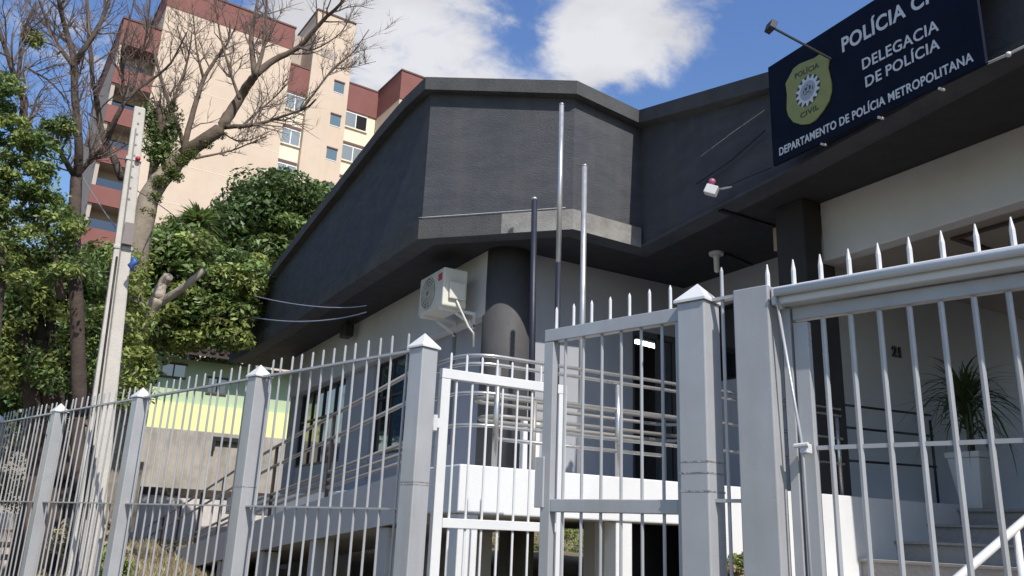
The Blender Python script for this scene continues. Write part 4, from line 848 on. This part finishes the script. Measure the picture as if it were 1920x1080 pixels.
def px_clumps(rect, n, D0, D1, cr, dens, size, m, parent, name='crown', poly=None, shell=False):
    cs = []; rs = []; ct = []
    for _ in range(n):
        for _t in range(30):
            x = random.uniform(rect[0], rect[2]); y = random.uniform(rect[1], rect[3])
            if poly is None or inpoly(x, y, poly): break
        s = cr*random.uniform(.55, 1.35); cs.append(atd(x, y, random.uniform(D0, D1))); rs.append((s*1.2, s*1.2, s*.7)); ct.append(dens*random.uniform(.6, 1.3))
    return leaves_mesh(name, cs, rs, ct, size, m, parent, shell=shell)
def inpoly(x, y, P):
    c = False; j = len(P)-1
    for i in range(len(P)):
        if (P[i][1] > y) != (P[j][1] > y) and x < (P[j][0]-P[i][0])*(y-P[i][1])/(P[j][1]-P[i][1])+P[i][0]: c = not c
        j = i
    return c
def tree(name, label, D, polyp, n, cr, dens, size, m, trunks, bm=barkd, extra=None, shell=False):
    bx = trunks[0][0][0] if trunks else (sum(p[0] for p in polyp)/len(polyp), 700)
    b = atd(*bx, D); t = thing(name, label, 'tree', (b[0], b[1], float(hgt(b[0], b[1]))))
    tm = MB()
    for tk in trunks:
        branch_px(tm, tk[0], D, tk[1], tk[2], 10)
        if tk[0][0][1] >= 690: q = atd(*tk[0][0], D); tm.tube([q+Z3*.05, (q[0], q[1], float(hgt(q[0], q[1]))-.3)], [tk[1]*.99, tk[1]*1.25], 10)
    if trunks: obj('trunk', tm, bm, t, smooth=True)
    xs = [p[0] for p in polyp]; ys = [p[1] for p in polyp]
    px_clumps((min(xs), min(ys), max(xs), max(ys)), n, D-cr*2.2, D+cr*2.2, cr, dens, size, m, t, poly=polyp, shell=shell)
    if extra: px_clumps((min(xs), min(ys), max(xs), max(ys)), int(n*extra[1]), D-cr*2.5, D+cr*1.2, cr*.8, dens*.8, size, extra[0], t, name='young_leaves', poly=polyp, shell=shell)
    return t
px_clumps((222, 480, 272, 770), 26, 11.6, 12.0, .17, 150, .040, leafY, BT1, name='climbing_leaves')
tree('leafy_tree', 'light green leafy tree at the far left edge reaching above the fence', 10.6, [(-60, 90), (8, 130), (30, 200), (60, 230), (115, 215), (128, 240), (85, 275), (115, 330), (140, 380), (158, 440), (150, 500), (90, 540), (40, 520), (-60, 520)], 85, .16, 190, .030, leafB,
     [([(-18, 800), (-8, 640), (2, 520), (8, 400), (22, 300)], .055, .035), ([(8, 400), (-5, 330), (-20, 250)], .03, .012), ([(10, 420), (60, 360), (90, 300)], .03, .012), ([(115, 560), (100, 470), (86, 410), (80, 380)], .05, .02)], extra=(leafA, .85))
LT = thing('mistletoe_clump', 'small yellow-green leaf ball high in the left bare tree', 'plant', atd(60, 70, 11)); leaves_mesh('foliage', [atd(60, 70, 11), atd(68, 78, 11)], [(.14, .14, .12)]*2, [260, 160], .03, leafY, LT)
tree('trunk_cluster_tree', 'cluster of thick brown trunks with climbing leaves behind the left fence', 15, [(-40, 480), (60, 500), (160, 470), (200, 480), (215, 600), (180, 700), (100, 730), (-40, 720)], 62, .28, 230, .048, leafB,
     [([(70, 900), (62, 760), (40, 640), (20, 520)], .15, .10), ([(95, 900), (90, 760), (76, 640), (62, 560), (50, 500)], .13, .08), ([(150, 920), (142, 760), (132, 640), (128, 540), (126, 480)], .12, .08), ([(118, 900), (112, 760), (98, 660), (92, 560)], .11, .06), ([(185, 900), (178, 780), (150, 700), (140, 640)], .09, .05)], extra=(leafY, .55))
tree('broadleaf_tree', 'bright yellow-green leafy tree between the pole and the dark mango tree', 19, [(205, 480), (250, 450), (320, 440), (400, 455), (480, 470), (488, 540), (450, 600), (440, 660), (340, 640), (270, 640), (240, 720), (215, 760), (190, 700)], 110, .42, 330, .075, leafB,
     [([(235, 850), (232, 760), (236, 640), (250, 560)], .16, .08)], extra=(leafY, .9), shell=True)
tree('mango_tree', 'dense dark mango tree with glossy clumps beside the dark roof', 34, [(418, 420), (410, 395), (440, 372), (465, 385), (470, 345), (505, 332), (545, 345), (556, 362), (600, 358), (612, 372), (560, 470), (500, 560), (470, 640), (440, 660), (405, 560), (405, 470)], 85, .85, 560, .12, leafC,
     [([(470, 900), (468, 700), (475, 560), (490, 460)], .3, .18)], extra=(leafB, .5), shell=True)
tree('shrubby_tree', 'medium green tree top in front of the cream tower wall', 34.5, [(290, 455), (300, 425), (330, 405), (352, 420), (372, 385), (384, 405), (402, 400), (418, 430), (420, 520), (300, 520)], 90, .42, 170, .10, leafB, [([(350, 820), (352, 640), (356, 500)], .14, .08)], extra=(leafM, .5))
tree('background_tree', 'dark green tree mass low behind the trunks at the far left', 23, [(-60, 560), (60, 520), (160, 500), (260, 560), (280, 660), (240, 760), (100, 800), (-60, 800)], 130, .60, 150, .11, leafC, [([(30, 900), (34, 760), (30, 640)], .2, .1)])
tree('fern_leaved_tree', 'feathery green tree hanging over the green house roof', 29.5, [(250, 600), (330, 590), (440, 600), (446, 640), (430, 668), (340, 640), (262, 650)], 90, .32, 150, .085, leafB, [([(300, 700), (304, 650), (310, 610)], .1, .05)], extra=(leafO, .25))
tree('hedge_tree', 'dark tree mass directly behind the green house roof', 36, [(240, 540), (440, 540), (450, 720), (240, 720)], 90, .7, 160, .13, leafC, [([(345, 860), (345, 760), (345, 640)], .2, .1)])
# --- pollarded trunk with stump
PTk = thing('pollarded_trunk', 'pale pollarded forked trunk stump right of the concrete pole', 'tree', atd(250, 690, 15)*(1, 1, 0)+(0, 0, 1.0))
tr = MB(); branch_px(tr, [(240, 760), (248, 680), (256, 625), (278, 590), (296, 560)], 15, .14, .12, 12); branch_px(tr, [(296, 560), (304, 535), (316, 518)], 15, .11, .085, 10); branch_px(tr, [(290, 572), (320, 555), (352, 532), (384, 506)], (15, 14.6), .085, .05, 10)
obj('trunk', tr, barkp, PTk, smooth=True)
# --- feather plants (dracaena-like tops) near the tower foot
def spiky(label, px, py, D, R, n, m=leafB):
    c = atd(px, py, D); t = thing('spiky_plant', label, 'plant', (c[0], c[1], c[2]-1.2)); mb = MB()
    for _ in range(n):
        a = random.uniform(0, 6.283); el = random.uniform(-.3, 1.35); d = np.array([math.cos(a)*math.cos(el), math.sin(a)*math.cos(el), math.sin(el)]); L = R*random.uniform(.7, 1.1); s = np.cross(d, Z3); s /= np.linalg.norm(s); w = R*.05
        p = [c, c+d*L*.5, c+d*L-Z3*L*.25]; mb.add([p[0]-s*w*.5, p[0]+s*w*.5, p[1]+s*w, p[1]-s*w, p[2]], [(0, 1, 2, 3), (3, 2, 4)])
    obj('foliage', mb, m, t); obj('trunk', MB().tube([c-Z3*1.2, c], [.07, .05], 8), barkd, t); return t
spiky('spiky plant top in front of the tower, taller and further right', 372, 420, 25, .95, 120); spiky('spiky plant top in front of the tower, lower left', 328, 440, 25, .8, 120)
eb = MB(); q = aty(1350, 1068, 5.5); eb.add([(4.9, 4.9, .4), (6.05, 4.9, .4), (6.05, 5.774, .4), (4.9, 5.774, .4), (5.0, 5.3, 1.10), (5.95, 5.3, 1.22), (6.0, 5.774, 1.46), (4.95, 5.774, 1.24)], [(3, 2, 1, 0), (4, 5, 6, 7), (0, 1, 5, 4), (1, 2, 6, 5), (2, 3, 7, 6), (3, 0, 4, 7)])
eb = obj('planting_bed', eb, mat('orange_soil', (.42, .27, .16), 1, .3, 5, .6, 20, spec=.1, dirt=.4, dirtcol=(.2, .15, .1))); eb['label'] = 'orange soil bed sloping along the foot of the white slab'; eb['category'] = 'flower bed'
# --- weeds and bushes seen under the slab and along the yard
def bush(label, c, R, n, dens, size, m):
    t = thing('bush', label, 'bush', (c[0], c[1], float(hgt(c[0], c[1])))); C_, r_ = clumps(c, R, n, min(R)*.5); leaves_mesh('foliage', C_, r_, [dens]*n, size, m, t); return t
for lab, px, py, D_, R, m in (('dry yellow bush seen in sunlight under the white slab', 918, 1030, 31, (1.1, .8, .6), drygrass), ('green bush seen in sunlight under the white slab', 1040, 1015, 31, (1.5, .8, .9), leafY),
                              ('dry straw bush beside the foot of the concrete pole', 180, 1020, 11.6, (.35, .3, .3), drygrass), ('small green weed clump beside the concrete pole', 205, 1062, 11.2, (.2, .2, .16), leafY),
                              ('pale dry bush on the slope at the far left', 30, 870, 17, (.9, .6, .7), drygrass), ('small weed at the foot of the white slab by the gate', 1385, 1052, 7.9, (.14, .12, .07), leafY), ('tiny dry weed at the foot of the white slab beside the wide post', 1360, 1062, 7.8, (.08, .08, .05), drygrass)):
    bush(lab, atd(px, py, D_), R, 22, 160, .05 if D_ > 8 else .018, m)
# grass on the yard ground: stuff
n = 26000; V = []
xs = rng.uniform(-3, 9, n); ys = rng.uniform(5.5, 24, n)
keep = ((np.stack([xs, ys], 1)-P790)@fn < -.2) & ((ys > 21) | (xs < 2.8)); xs, ys = xs[keep], ys[keep]; zs_ = hgt(xs, ys); n = len(xs)
a = rng.uniform(0, 6.283, n); h = rng.uniform(.05, .16, n); w = .012
P0 = np.stack([xs-np.cos(a)*w, ys-np.sin(a)*w, zs_-.01], 1); P1 = np.stack([xs+np.cos(a)*w, ys+np.sin(a)*w, zs_-.01], 1); P2 = np.stack([xs+rng.normal(size=n)*.05, ys+rng.normal(size=n)*.05, zs_+h], 1)
V = np.stack([P0, P1, P2], 1).reshape(-1, 3); me = bpy.data.meshes.new('yard_grass'); me.vertices.add(3*n); me.vertices.foreach_set('co', V.ravel().astype(np.float32)); me.loops.add(3*n); me.loops.foreach_set('vertex_index', np.arange(3*n, dtype=np.int32))
me.polygons.add(n); me.polygons.foreach_set('loop_start', np.arange(0, 3*n, 3, dtype=np.int32)); me.polygons.foreach_set('loop_total', np.full(n, 3, dtype=np.int32)); me.materials.append(drygrass); me.update(calc_edges=True)
o = bpy.data.objects.new('yard_grass', me); link(o, None, 'dry short grass covering the sloping yard behind the fence', 'grass', kind='stuff')
